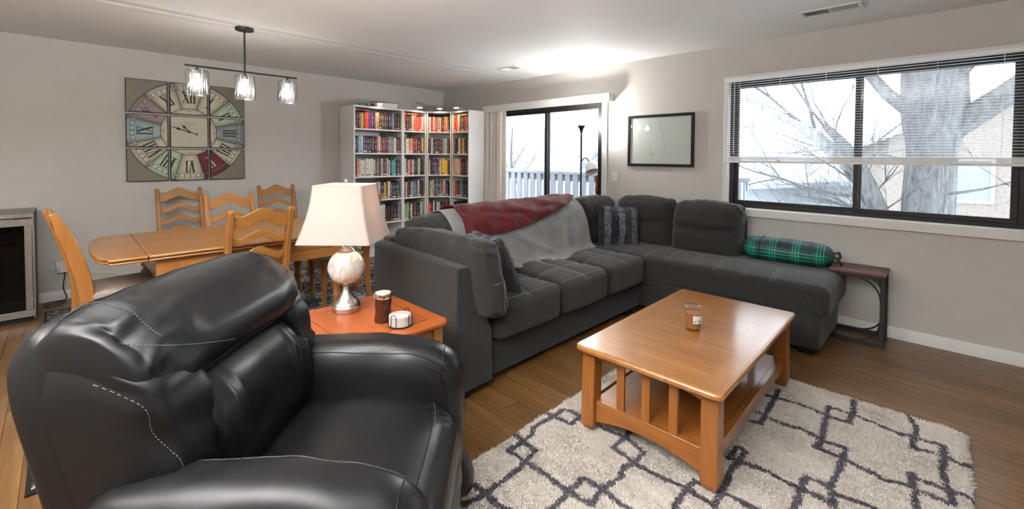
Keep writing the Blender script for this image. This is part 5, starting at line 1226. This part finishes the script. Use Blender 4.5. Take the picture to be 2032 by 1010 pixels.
# ================================================================== WINE COOLER
wc = thing('wine_cooler', 'stainless steel wine cooler with dark glass door at the left edge against the wall', 'wine cooler', (-0.435, 5.58, 0))
WP = lambda n_, m_, mat, **k: part(n_, m_, mat, wc, **k)
hxw = 0.265; yf = -0.285
mb = MB(); mb.box(-hxw, -hxw+0.02, yf+0.04, 0.27, 0.03, 0.885).box(hxw-0.02, hxw, yf+0.04, 0.27, 0.03, 0.885).box(-hxw+0.02, hxw-0.02, 0.25, 0.27, 0.03, 0.885).box(-hxw+0.02, hxw-0.02, yf+0.04, 0.25, 0.03, 0.06)
WP('body', mb, 'black')
WP('top_panel', B(-hxw, hxw, yf+0.005, 0.27, 0.855, 0.89), 'steel', bev=0.003)
mb = MB()
for (a, b, c, d) in ((-hxw, hxw, 0.045, 0.10), (-hxw, hxw, 0.79, 0.85), (-hxw, -hxw+0.05, 0.10, 0.79), (hxw-0.055, hxw-0.012, 0.10, 0.79)): mb.box(a, b, yf, yf+0.035, c, d)
WP('door_frame', mb, 'steel', bev=0.003)
WP('door_glass', B(-hxw+0.05, hxw-0.055, yf+0.008, yf+0.014, 0.10, 0.79), 'coolglass')
WP('front_trim', B(hxw-0.010, hxw, yf+0.002, yf+0.04, 0.03, 0.855), 'steel')
WP('top_hinge', B(hxw-0.11, hxw-0.02, yf-0.012, yf+0.02, 0.848, 0.858), 'black', bev=0.002)
WP('toe_kick', B(-hxw+0.01, hxw-0.01, yf+0.03, yf+0.05, 0.0, 0.045), 'black')
for z in np.linspace(0.17, 0.72, 7):
    mb = MB(); mb.tube([(-hxw+0.03, yf+0.06, z), (hxw-0.03, yf+0.06, z)], 0.003, 6)
    for x in np.linspace(-hxw+0.05, hxw-0.05, 7): mb.tube([(x, yf+0.06, z), (x, 0.24, z)], 0.002, 5)
    WP('wire_shelf', mb, 'nickel')
for x in (-hxw+0.05, hxw-0.03): WP('foot', MB().lathe([(0.016, 0), (0.016, 0.02), (0.01, 0.03)], 14, (x, yf+0.07, 0)), 'nickel')
gl = [(0.12, 0.02), (0.75, 0.25)]
rb = random.Random(4)
for z in np.linspace(0.17, 0.72, 7)[:6]:
    for x in np.linspace(-0.17, 0.16, 4):
        if rb.random() < 0.55:
            m = Matrix.Translation((-0.435+x, 5.56, z+0.043)) @ Matrix.Rotation(PI/2, 4, 'X')
            mbb = MB().lathe([(0.020, -0.20), (0.036, -0.198), (0.037, 0.0), (0.030, 0.04), (0.015, 0.08), (0.014, 0.15), (0.016, 0.155), (0.015, 0.165)], 16).xf(Matrix.Rotation(PI/2, 4, 'X'))
            b_ = single('wine_bottle', mbb, 'amber' if rb.random() < .5 else 'black', 'dark wine bottle in the cooler, %s from the left on the %s wire shelf' % (['first', 'second', 'third', 'fourth'][int(round((x+.17)/.11))], ['bottom', 'second', 'third', 'fourth', 'fifth', 'sixth'][int(round((z-.17)/.0917))]), 'bottle', (-0.435+x, 5.53, z+0.041), group='bottles inside the wine cooler')

# ================================================================== CLOCK OF NINE PANELS
CX, CZ, PS, GP = 0.978, 1.620, 0.3375, 0.0185
CR_M = (0.43, 0.40, 0.30); GRN = (0.36, 0.44, 0.30); BLU = (0.25, 0.31, 0.30); RED = (0.115, 0.016, 0.018); MAU = (0.24, 0.17, 0.165)
sect = [CR_M, CR_M, GRN, (0.22, 0.255, 0.24), CR_M, RED, CR_M, GRN, CR_M, (0.25, 0.33, 0.32), MAU, CR_M]
NUM = ['XII', 'I', 'II', 'III', 'IIII', 'V', 'VI', 'VII', 'VIII', 'IX', 'X', 'XI']
def numeral_mask(h, p, q):
    """p across (clockwise), q radial outwards 0..1; returns bool mask"""
    s = NUM[h]; wd = {'I': .030, 'V': .058, 'X': .062}; tot = sum(wd[c] for c in s); m = np.zeros(p.shape, bool); x = -tot/2; inb = (q > 0) & (q < 1)
    for c in s:
        cx = x+wd[c]/2; u = p-cx
        if c == 'I': m |= inb & (np.abs(u) < .0078)
        elif c == 'V': m |= inb & (np.abs(u+(q)*.020-.0) < .0095) | inb & (np.abs(u-q*.020) < .0040)
        else: m |= inb & (np.abs(u-(q-.5)*.046) < .0040) | inb & (np.abs(u+(q-.5)*.046) < .0100)
        x += wd[c]
    m |= (np.abs(p) < tot/2-.002) & ((np.abs(q) < .022) | (np.abs(q-1) < .022)); return m
def clock_col(X, Z):
    r = np.hypot(X, Z); th = np.degrees(np.arctan2(X, Z)) % 360; h = (np.floor((th+15)/30)).astype(int) % 12
    C = np.array(sect)[h]; P = np.stack([X, Z, X*0], -1)
    loc = ((th+15) % 30)-15; dist = np.minimum(15-np.abs(loc), 99)*PI/180*r
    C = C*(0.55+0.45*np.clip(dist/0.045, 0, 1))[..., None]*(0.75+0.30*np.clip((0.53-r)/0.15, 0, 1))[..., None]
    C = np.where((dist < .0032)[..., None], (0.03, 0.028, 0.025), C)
    for a, b in ((0.462, 0.465), (0.492, 0.495)): C = np.where(((r > a) & (r < b))[..., None], (0.04, 0.035, 0.03), C)
    tr = (r > .462) & (r < .495); tk = (np.abs(((th+3) % 6)-3) < .45); C = np.where((tr & tk)[..., None], (0.04, 0.035, 0.03), C)
    fill = tr & ~tk & (((r-.4785) ** 2) < .013**2); C = np.where(fill[..., None], np.clip(C*1.25+0.03, 0, .6), C)
    for k in range(12):
        a = R(k*30); rad = X*math.sin(a)+Z*math.cos(a); tan_ = X*math.cos(a)-Z*math.sin(a); m = numeral_mask(k, tan_, (rad-.315)/.125) & (rad > 0)
        C = np.where(m[..., None], (0.022, 0.020, 0.02) if k != 5 else (0.40, 0.36, 0.30), C)
    o = r > .535; C = np.where(o[..., None], np.array((0.155, 0.145, 0.11))*(1+.0*r[..., None]), C); C = np.where(((r > .528) & (r < .536))[..., None], (0.03, 0.028, 0.025), C)
    i = r < .250; C = np.where(i[..., None], np.array((0.47, 0.44, 0.34))*(0.80+.2*np.clip((.25-r)/.06, 0, 1))[..., None], C); C = np.where(((r > .247) & (r < .254))[..., None], (0.05, 0.045, 0.04), C)
    sm = np.abs(np.hypot(X-.228*np.sin(R(1)*np.round(th/30)*30), Z-.228*np.cos(R(1)*np.round(th/30)*30))-.007) < .0022
    C = np.where((sm & (r < .245))[..., None], (0.10, 0.09, 0.08), C)
    C = C*(1+0.10*fbm(P, 14, 3, 2))[..., None]; sp = vnoise(P, 60, 4) > .80; C = np.where(sp[..., None], C*.6, C)
    return np.clip(C, 0, 1)
names = [['top left', 'top centre', 'top right'], ['middle left', 'centre', 'middle right'], ['bottom left', 'bottom centre', 'bottom right']]
hint = [['eleven and mauve ten', 'roman numeral twelve', 'roman one and green two'], ['numeral nine on pale teal', 'clock hands and maker lettering', 'numeral three on grey'], ['roman eight and green seven', 'roman numeral six', 'roman four and dark red five']]
for r_ in range(3):
    for c_ in range(3):
        px = CX+(c_-1)*(PS+GP); pz = CZ-(r_-1)*(PS+GP)
        t = thing('clock_panel', '%s panel of the large wall clock, showing %s' % (names[r_][c_], hint[r_][c_]), 'wall clock panel', (px, YW1, pz), 0, 'nine panels of the wall clock')
        part('panel_edge', B(-PS/2, PS/2, -0.030, -0.001, -PS/2, PS/2), 'black', t, bev=0.0015)
        n = 150; u = np.linspace(-PS/2+.006, PS/2-.006, n); gx_, gz_ = np.meshgrid(u, u, indexing='ij')
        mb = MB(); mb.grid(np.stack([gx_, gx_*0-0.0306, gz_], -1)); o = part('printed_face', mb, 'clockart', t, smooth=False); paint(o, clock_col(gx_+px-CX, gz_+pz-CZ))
        if r_ == 1 and c_ == 1:
            def hand(ang, L, tail, w, circ):
                m = MB(); d = np.array((math.sin(ang), math.cos(ang))); q = np.array((d[1], -d[0]))
                P = lambda a, b: tuple(d*a+q*b)
                m.prism([P(-tail, w*.5), P(L*.55, w*.8), P(L, .001), P(L*.55, -w*.8), P(-tail, -w*.5)], 1, -0.0385, -0.037); cc = d*circ
                m.tube([(cc[0]+.011*math.cos(a), -.0385, cc[1]+.011*math.sin(a)) for a in np.linspace(0, 2*PI, 21)[:-1]], .0025, 6, closed=True); return m
            part('hour_hand', hand(R(-43), 0.128, 0.0, 0.006, 0.068), 'black', t); part('minute_hand', hand(R(-71.5), 0.205, 0.062, 0.006, 0.105), 'black', t)
            a = R(-71.5+180); part('counterweight', MB().lathe([(.014, 0), (.014, .003)], 24).xf(Matrix.Translation((.068*math.sin(a), -.0355, .068*math.cos(a))) @ Matrix.Rotation(PI/2, 4, 'X')), 'darkwin', t)
            part('centre_boss', MB().lathe([(.011, 0), (.011, .008), (.006, .010)], 20).xf(Matrix.Translation((0, -.031, 0)) @ Matrix.Rotation(PI/2, 4, 'X')), 'black', t)
            part('lettering_rule', MB().box(-0.062, 0.062, -0.0316, -0.0312, 0.0705, 0.0735), 'pencil', t)
            for s_, zz, sz in (('FIRSTIME', 0.090, 0.030),):
                m = text_mb(s_, sz, 0.0003); m.xf(Matrix.Translation((0.0, -0.0312, zz)) @ Matrix.Rotation(PI/2, 4, 'X')); part('lettering', m, 'pencil', t)

# ================================================================== CHANDELIER
cy_ = 4.194; cxs = (0.752, 1.081, 1.416)
cdl = thing('chandelier', 'black linear pendant light with three ribbed glass shades over the dining table', 'pendant light', (1.081, cy_, HC))
part('canopy', MB().lathe([(0.066, -0.028), (0.068, -0.024), (0.068, -0.0005)], 36), 'blackmetal', cdl)
part('stem', MB().tube([(0, 0, -0.02), (0, 0, -0.367)], 0.0075, 12), 'blackmetal', cdl)
part('crossbar', B(-0.41, 0.415, -0.007, 0.007, -0.378, -0.364), 'blackmetal', cdl, bev=0.002)
for x in cxs:
    dx = x-1.081
    part('socket', MB().lathe([(0.020, -0.428), (0.022, -0.425), (0.022, -0.398), (0.008, -0.395), (0.008, -0.378)], 20, (dx, 0, 0)), 'blackmetal', cdl)
    sh = part('glass_shade', MB().lathe([(0.022, -0.405), (0.072, -0.404), (0.0775, -0.409), (0.0785, -0.42), (0.0765, -0.50), (0.0785, -0.56), (0.0775, -0.598), (0.0745, -0.598), (0.0755, -0.55), (0.0735, -0.50), (0.0755, -0.43), (0.070, -0.41), (0.022, -0.409)], 60, (dx, 0, 0), cap=False, ribs=0.018), 'ribglass', cdl, 'clear ribbed glass cylinder', sharp=20)
    part('bulb', MB().lathe([(0.006, -0.545), (0.018, -0.535), (0.026, -0.515), (0.027, -0.495), (0.020, -0.465), (0.013, -0.445), (0.012, -0.430)], 20, (dx, 0, 0)), 'bulb', cdl)
    lamp('bulb_light', (x, cy_, HC-0.50), 9, (1.0, 0.93, 0.86), 0.035)
lamp('table_lamp_light', (LX, LY, EZ+0.565), 21, (1.0, 0.66, 0.45), 0.037)
lamp('torchiere_light', (fx, fy, 1.775), 48, (1.0, 0.97, 0.93), 0.03)

# ================================================================== BOOKCASES
def unit(name, label, org, rz, W, D, shelves, Ht=2.035, closed=(True, True)):
    t = thing(name, label, 'bookcase', org, rz)   # local: x 0..W along the front, y 0 front .. D back
    th = 0.019
    for x in (0, W-th): part('side_panel', B(x, x+th, 0, D, 0, Ht), 'white', t, bev=0.0015)
    part('top_panel', B(th, W-th, 0, D, Ht-0.022, Ht), 'white', t); part('back_panel', B(th, W-th, D-0.006, D, 0.08, Ht-0.02), 'white', t)
    for z in shelves: part('shelf', B(th, W-th, 0.004, D-0.006, z-0.019, z), 'white', t, bev=0.001)
    part('plinth', B(th, W-th, 0.012, 0.026, 0, shelves[-1]-0.019), 'white', t); return t
SH = [1.735, 1.410, 1.095, 0.775, 0.455, 0.095]
# (name, label, origin front-left, rotation)   front faces -y when rz = 0
U1 = unit('bookcase', 'wide white bookcase against the back wall beside the dining area', (2.665, 5.50, 0), 0, 0.735, 0.40, SH)
U2 = unit('bookcase', 'narrow white bookcase just left of the corner unit', (3.402, 5.50, 0), 0, 0.395, 0.40, SH)
p0, p1 = (3.800, 5.495), (4.062, 5.243); aw = math.atan2(p1[1]-p0[1], p1[0]-p0[0]); LW = math.hypot(p1[0]-p0[0], p1[1]-p0[1])
U3 = unit('corner_bookcase', 'white corner bookcase set diagonally between the two narrow bookcases', (p0[0], p0[1], 0), aw, LW, 0.285, SH)
U4 = unit('bookcase', 'narrow white bookcase against the right wall beside the sliding door blind', (4.066, 5.238, 0), R(-90), 0.395, 0.368, SH)
mb = MB().add([(3.80, 5.50, 2.013), (4.062, 5.243, 2.013), (4.43, 5.243, 2.013), (4.43, 5.90, 2.013), (3.80, 5.90, 2.013)]+[(3.80, 5.50, 2.034), (4.062, 5.243, 2.034), (4.43, 5.243, 2.034), (4.43, 5.90, 2.034), (3.80, 5.90, 2.034)], [(0, 4, 3, 2, 1)][::1]+[(5, 6, 7, 8, 9)]+[(i, (i+1) % 5, 5+(i+1) % 5, 5+i) for i in range(5)])
PAL = {'black': (0.014, 0.014, 0.016), 'dark': (0.035, 0.030, 0.034), 'red': (0.42, 0.025, 0.020), 'scarlet': (0.70, 0.06, 0.025), 'maroon': (0.11, 0.015, 0.022), 'white': (0.62, 0.60, 0.56), 'cream': (0.55, 0.49, 0.38),
       'navy': (0.020, 0.030, 0.085), 'blue': (0.06, 0.12, 0.30), 'skyblue': (0.20, 0.48, 0.62), 'teal': (0.02, 0.26, 0.27), 'green': (0.05, 0.13, 0.06), 'mint': (0.36, 0.52, 0.38), 'yellow': (0.75, 0.46, 0.03), 'gold': (0.62, 0.36, 0.10),
       'orange': (0.75, 0.15, 0.03), 'purple': (0.10, 0.03, 0.22), 'brown': (0.14, 0.06, 0.035), 'grey': (0.18, 0.18, 0.19), 'pink': (0.50, 0.10, 0.20), 'lime': (0.48, 0.50, 0.10), 'peach': (0.66, 0.33, 0.18)}
CW = {'dark': 'dark grey', 'skyblue': 'light blue', 'mint': 'pale green', 'lime': 'yellow green', 'scarlet': 'bright red', 'gold': 'golden', 'peach': 'peach'}
k_, d_, r__, s_, m_, w_, c__, n_, b_, sk, t__, g__, mi, y_, go, o_, p_, br_, gr, pk, li, pe = 'black dark red scarlet maroon white cream navy blue skyblue teal green mint yellow gold orange purple brown grey pink lime peach'.split()
ROWS = {1: [[m_, k_, br_, y_, m_, s_, s_, p_, p_, k_, pe, pe, k_, br_, k_, m_, n_, k_, n_, gr, k_, k_, d_], [k_, d_, sk, w_, p_, k_, m_, k_, k_, n_, k_, s_, w_, br_, br_, r__, n_, b_, o_, t__, w_, r__, k_], [k_, o_, w_, w_, c__, w_, w_, w_, c__, m_, gr, n_, c__, m_, n_, c__, c__, n_, t__, t__, k_, k_], [k_, m_, k_, br_, n_, k_, r__, k_, m_, r__, gr, w_, m_, k_, y_, k_, w_, br_, k_, k_, k_, n_], [k_, k_, n_, w_, k_, m_, k_, k_, r__, k_, k_, w_, w_, k_, k_, k_, d_, k_, k_, gr]],
        2: [[r__, d_, k_, go, pk, s_, s_, w_], [br_, w_, w_, o_, m_, r__, k_, d_, go], [w_, m_, c__, r__, w_, k_, m_, mi, k_, k_], [k_, c__, m_, d_, w_, gr, t__, m_, w_, k_, k_], [li, t__, go, k_, c__, k_, br_, k_, k_, k_, w_]],
        3: [[w_, r__, c__, s_, gr, go, n_, s_, go, k_], [k_, w_, k_, d_, k_, m_, br_, sk, c__, m_], [c__, k_, d_, p_, k_, m_, c__, y_, y_, y_, br_], [p_, li, c__, m_, t__, k_, gr, r__, c__, gr, n_], [s_, k_, w_, k_, c__, w_, k_, m_, k_, r__]],
        4: [[r__, s_, c__, k_, br_, k_, r__, gr, k_], [br_, k_, n_, c__, m_, go, d_, k_, br_], [pe, c__, w_, o_, k_, n_, k_, m_, c__], [o_, br_, k_, gr, b_, k_, k_, k_], [k_, k_, d_, k_, br_, k_, m_]]}
UN = {1: (U1, 0.735, 'wide left bookcase'), 2: (U2, 0.395, 'narrow bookcase left of corner unit'), 3: (U3, LW, 'corner bookcase'), 4: (U4, 0.395, 'narrow bookcase by the sliding door')}
SN = ['top', 'second', 'third', 'fourth', 'fifth']; ORD = 'first second third fourth fifth sixth seventh eighth ninth tenth eleventh twelfth thirteenth fourteenth fifteenth sixteenth seventeenth eighteenth nineteenth twentieth twenty-first twenty-second twenty-third'.split()
bk_rnd = random.Random(12); bmesh_cache = {}
def book_mesh(w, h, d):
    key = (round(w*250), round(h*100), round(d*50))
    if key in bmesh_cache: return bmesh_cache[key]
    mb = MB(); t = 0.0022
    # spine at y=0 slightly rounded, covers, inset page block
    sp_ = [(-w/2, 0.004), (-w/2*.9, 0.001), (-w/4, -0.0012), (0, -0.002), (w/4, -0.0012), (w/2*.9, 0.001), (w/2, 0.004), (w/2, 0.008), (-w/2, 0.008)]
    mb.prism(sp_, 2, 0, h); mb.box(-w/2, -w/2+t, 0.008, d, 0, h).box(w/2-t, w/2, 0.008, d, 0, h); mb.cur = 1; mb.box(-w/2+t, w/2-t, 0.008, d-0.004, 0.003, h-0.004)
    me = mesh_of(mb, 'book', ['cover', 'pages'], 30, smooth=False); bmesh_cache[key] = me; return me
nb = 0
def place_book(me, unit_o, lx_, ly_, lz_, col, label, grp, ry=0.0, lay=False):
    global nb
    o = bpy.data.objects.new('book', me); COL.objects.link(o); Mw = Matrix.Translation(unit_o.location) @ Matrix.Rotation(unit_o.rotation_euler.z, 4, 'Z') @ Matrix.Translation((lx_, ly_, lz_)) @ Matrix.Rotation(ry, 4, 'Y')
    o.matrix_world = Mw; f = bk_rnd.uniform(.85, 1.15); o.color = (*[min(1, v*f) for v in PAL[col]], 1); o['label'] = label; o['category'] = 'book'; o['group'] = grp; nb += 1; return o
for u_, rows in ROWS.items():
    uo, W, un = UN[u_]; ins = 0.021
    for ri, row in enumerate(rows):
        avail = W-2*ins-(0.02 if u_ == 1 else 0.035 if ri in (3, 4) else 0.012); ws = [bk_rnd.uniform(.8, 1.25) for _ in row]
        for i, c in enumerate(row):
            if c in (y_, s_, w_) : ws[i] *= 1.12
        f = avail/sum(ws); x = ins+0.002; H0 = 0.222 if ri < 2 else 0.232
        for i, c in enumerate(row):
            wb = ws[i]*f-0.0015; h = H0+bk_rnd.uniform(-.016, .010); dd = bk_rnd.uniform(.14, .16)
            nm = '%s book, %s from left, %s shelf, %s' % (CW.get(c, c), ORD[i], SN[ri], un)
            place_book(book_mesh(wb, h, dd), uo, x+wb/2, 0.022+bk_rnd.uniform(-.003, .006), SH[ri]+0.0008, c, nm, 'books on the %s shelf of the %s' % (SN[ri], un))
            x += ws[i]*f
        if u_ in (2, 3, 4) and ri in (3, 4) and i >= 0: pass
# books lying flat on top of rows
def flat_book(uo, x0, L, z, col, label, th=0.028, un=''):
    me = book_mesh(th, L, 0.15); o = place_book(me, uo, 0, 0, 0, col, label, 'books lying flat on the bookcase rows'); o.matrix_world = Matrix.Translation(uo.location) @ Matrix.Rotation(uo.rotation_euler.z, 4, 'Z') @ Matrix.Translation((x0, 0.03, z+th/2)) @ Matrix.Rotation(R(90), 4, 'Y'); return o
flat_book(U1, 0.024, 0.215, SH[0]+0.234, 'maroon', 'maroon book lying flat on the top row of the wide left bookcase')
flat_book(U2, 0.026, 0.235, SH[0]+0.234, 'scarlet', 'bright red book lying flat, top shelf, narrow bookcase left of corner unit', 0.024)
flat_book(U4, 0.09, 0.235, SH[0]+0.234, 'gold', 'golden book lying flat on the top row of the narrow bookcase by the sliding door', 0.018)
bk = thing('black_case', 'black zipped case lying across the books on the top shelf of the corner bookcase', 'case', (p0[0], p0[1], SH[0]+0.236), aw)
def kf(Q, N): Q = Q.copy(); return Q+N*(0.003*fbm(Q, 20, 2, 1))[:, None]
part('case_body', softbox(0.150, 0.06, 0.028, 0.02, 12, kf).xf(Matrix.Translation((LW/2, 0.085, 0.029))), 'black', bk, sharp=180)
part('zip', MB().tube([(LW/2-0.14, 0.024, 0.029), (LW/2+0.14, 0.024, 0.029)], 0.0015, 5), 'pencil', bk)
# a title with large letters: white spined book on the second shelf
m = text_mb('KING', 0.030, 0.0004); m.xf(Matrix.Translation((0, -0.0026, 0.13)) @ Matrix.Rotation(PI/2, 4, 'X') @ Matrix.Rotation(-PI/2, 4, 'Z'))
tb = [o for o in bpy.data.objects if o.name.startswith('book') and o.get('label', '').startswith('white book, third from left, second shelf, narrow bookcase left')]
if tb: MATS['redink'] = speck('redink', (0.5, 0.02, 0.02), (0.55, 0.03, 0.03), 0.5); part('title_lettering', m, 'redink', tb[0])
# things on top
TOPZ = 2.0355
def ontop(x, y, L, D_, th, rz, col, label, mat=None):
    o = place_book(book_mesh(th, L, D_), U1, 0, 0, 0, col, label, 'books stacked on top of the wide bookcase'); o.matrix_world = Matrix.Translation((x, y, 0)) @ Matrix.Rotation(rz, 4, 'Z') @ Matrix.Rotation(R(90), 4, 'Y'); return o
z = TOPZ
for i, (c, th, L, rz, lab) in enumerate(((c__, .016, .20, .1, 'cream book at the bottom of the small pile on top of the wide bookcase'), (b_, .014, .18, -.15, 'blue book in the middle of the small pile on top of the wide bookcase'), (d_, .013, .26, .05, 'dark book on the small pile on top of the wide bookcase'))):
    o = ontop(0, 0, L, .14, th, rz, c, lab); o.matrix_world = Matrix.Translation((2.72+0.02*i, 5.56, z+th/2+0.0005)) @ Matrix.Rotation(rz, 4, 'Z') @ Matrix.Rotation(R(90), 4, 'Y'); z += th+0.001
bx_ = thing('storage_box', 'clear plastic storage box on the right end of the wide bookcase top', 'box', (3.16, 5.60, TOPZ+0.0005))
part('box_body', softbox(0.155, 0.10, 0.036, 0.012, 6).xf(Matrix.Translation((0, 0, 0.036))), 'grey_plastic' if 'grey_plastic' in MATS else 'lab', bx_); part('box_lid', B(-0.162, 0.162, -0.107, 0.107, 0.0725, 0.080), 'pencil', bx_, 'grey lid', bev=0.002)
def clip(x, y, z, dx, dy, label):
    t = thing('shelf_light', label, 'lamp', (x, y, z)); n = Vector((dx, dy, 0)).normalized()
    part('mount', B(-0.012, 0.012, -0.012, 0.012, 0.0, 0.012), 'white', t, bev=0.002)
    part('arm', MB().tube(crom([(0, 0, 0.010), (n.x*.04, n.y*.04, 0.030), (n.x*.09, n.y*.09, 0.045), (n.x*.13, n.y*.13, 0.043)], 16, False), 0.003, 6), 'white', t)
    c = (n.x*.165, n.y*.165, 0)
    part('head', MB().lathe([(0.040, 0.036), (0.042, 0.038), (0.042, 0.048), (0.036, 0.052)], 28, c), 'white', t); part('lens', MB().lathe([(0.036, 0.0335), (0.037, 0.036)], 28, c), 'led', t)
    lamp('shelf_light_beam', (x+c[0], y+c[1], z+0.030), 5, (1.0, 0.68, 0.42), 0.03, 'SPOT', (0, 0, 0), 150, 0.6)
clip(3.03, 5.60, TOPZ+0.0005, -0.15, -1, 'small white clip light on top of the wide bookcase')
clip(3.60, 5.60, TOPZ+0.0005, 0.25, -1, 'small white clip light on top of the narrow bookcase left of the corner')
clip(4.03, 5.47, TOPZ+0.0005, -0.65, -.75, 'small white clip light on top of the corner bookcase')
clip(4.17, 5.04, TOPZ+0.0005, -1, 0.1, 'small white clip light on top of the bookcase by the sliding door')

# ================================================================== FRAMED DRAWING
fd_ = thing('framed_drawing', 'black framed sparse line drawing on the right wall between door and window', 'picture', (XW2, 2.152, 1.554))
PW_, PH_ = 0.735, 0.553
mb = MB(); mb.box(-0.024, -0.001, -PW_/2, PW_/2, -PH_/2, -PH_/2+0.029).box(-0.024, -0.001, -PW_/2, PW_/2, PH_/2-0.029, PH_/2).box(-0.024, -0.001, -PW_/2, -PW_/2+0.029, -PH_/2+0.029, PH_/2-0.029).box(-0.024, -0.001, PW_/2-0.029, PW_/2, -PH_/2+0.029, PH_/2-0.029)
part('frame', mb, 'black', fd_, bev=0.003)
part('paper', B(-0.010, -0.008, -PW_/2+0.021, PW_/2-0.021, -PH_/2+0.021, PH_/2-0.021), 'paper', fd_)
part('glazing', B(-0.0165, -0.015, -PW_/2+0.021, PW_/2-0.021, -PH_/2+0.021, PH_/2-0.021), 'glass', fd_)
def ln(*pts): return MB().tube(crom([(-0.0105, PW_/2-u*PW_, PH_/2-v*PH_) for u, v in pts], 30, False), 0.0013, 4)
for pts in (((.50, .17), (.51, .25), (.54, .36), (.565, .46), (.575, .58), (.572, .70), (.57, .78)), ((.355, .56), (.36, .66), (.38, .73), (.39, .80), (.39, .84)), ((.31, .79), (.35, .775), (.385, .755)), ((.39, .755), (.42, .77), (.47, .775)), ((.36, .70), (.375, .74), (.41, .745), (.45, .75)), ((.75, .765), (.77, .757), (.79, .765), (.81, .76))):
    part('pencil_line', ln(*pts), 'pencil', fd_)
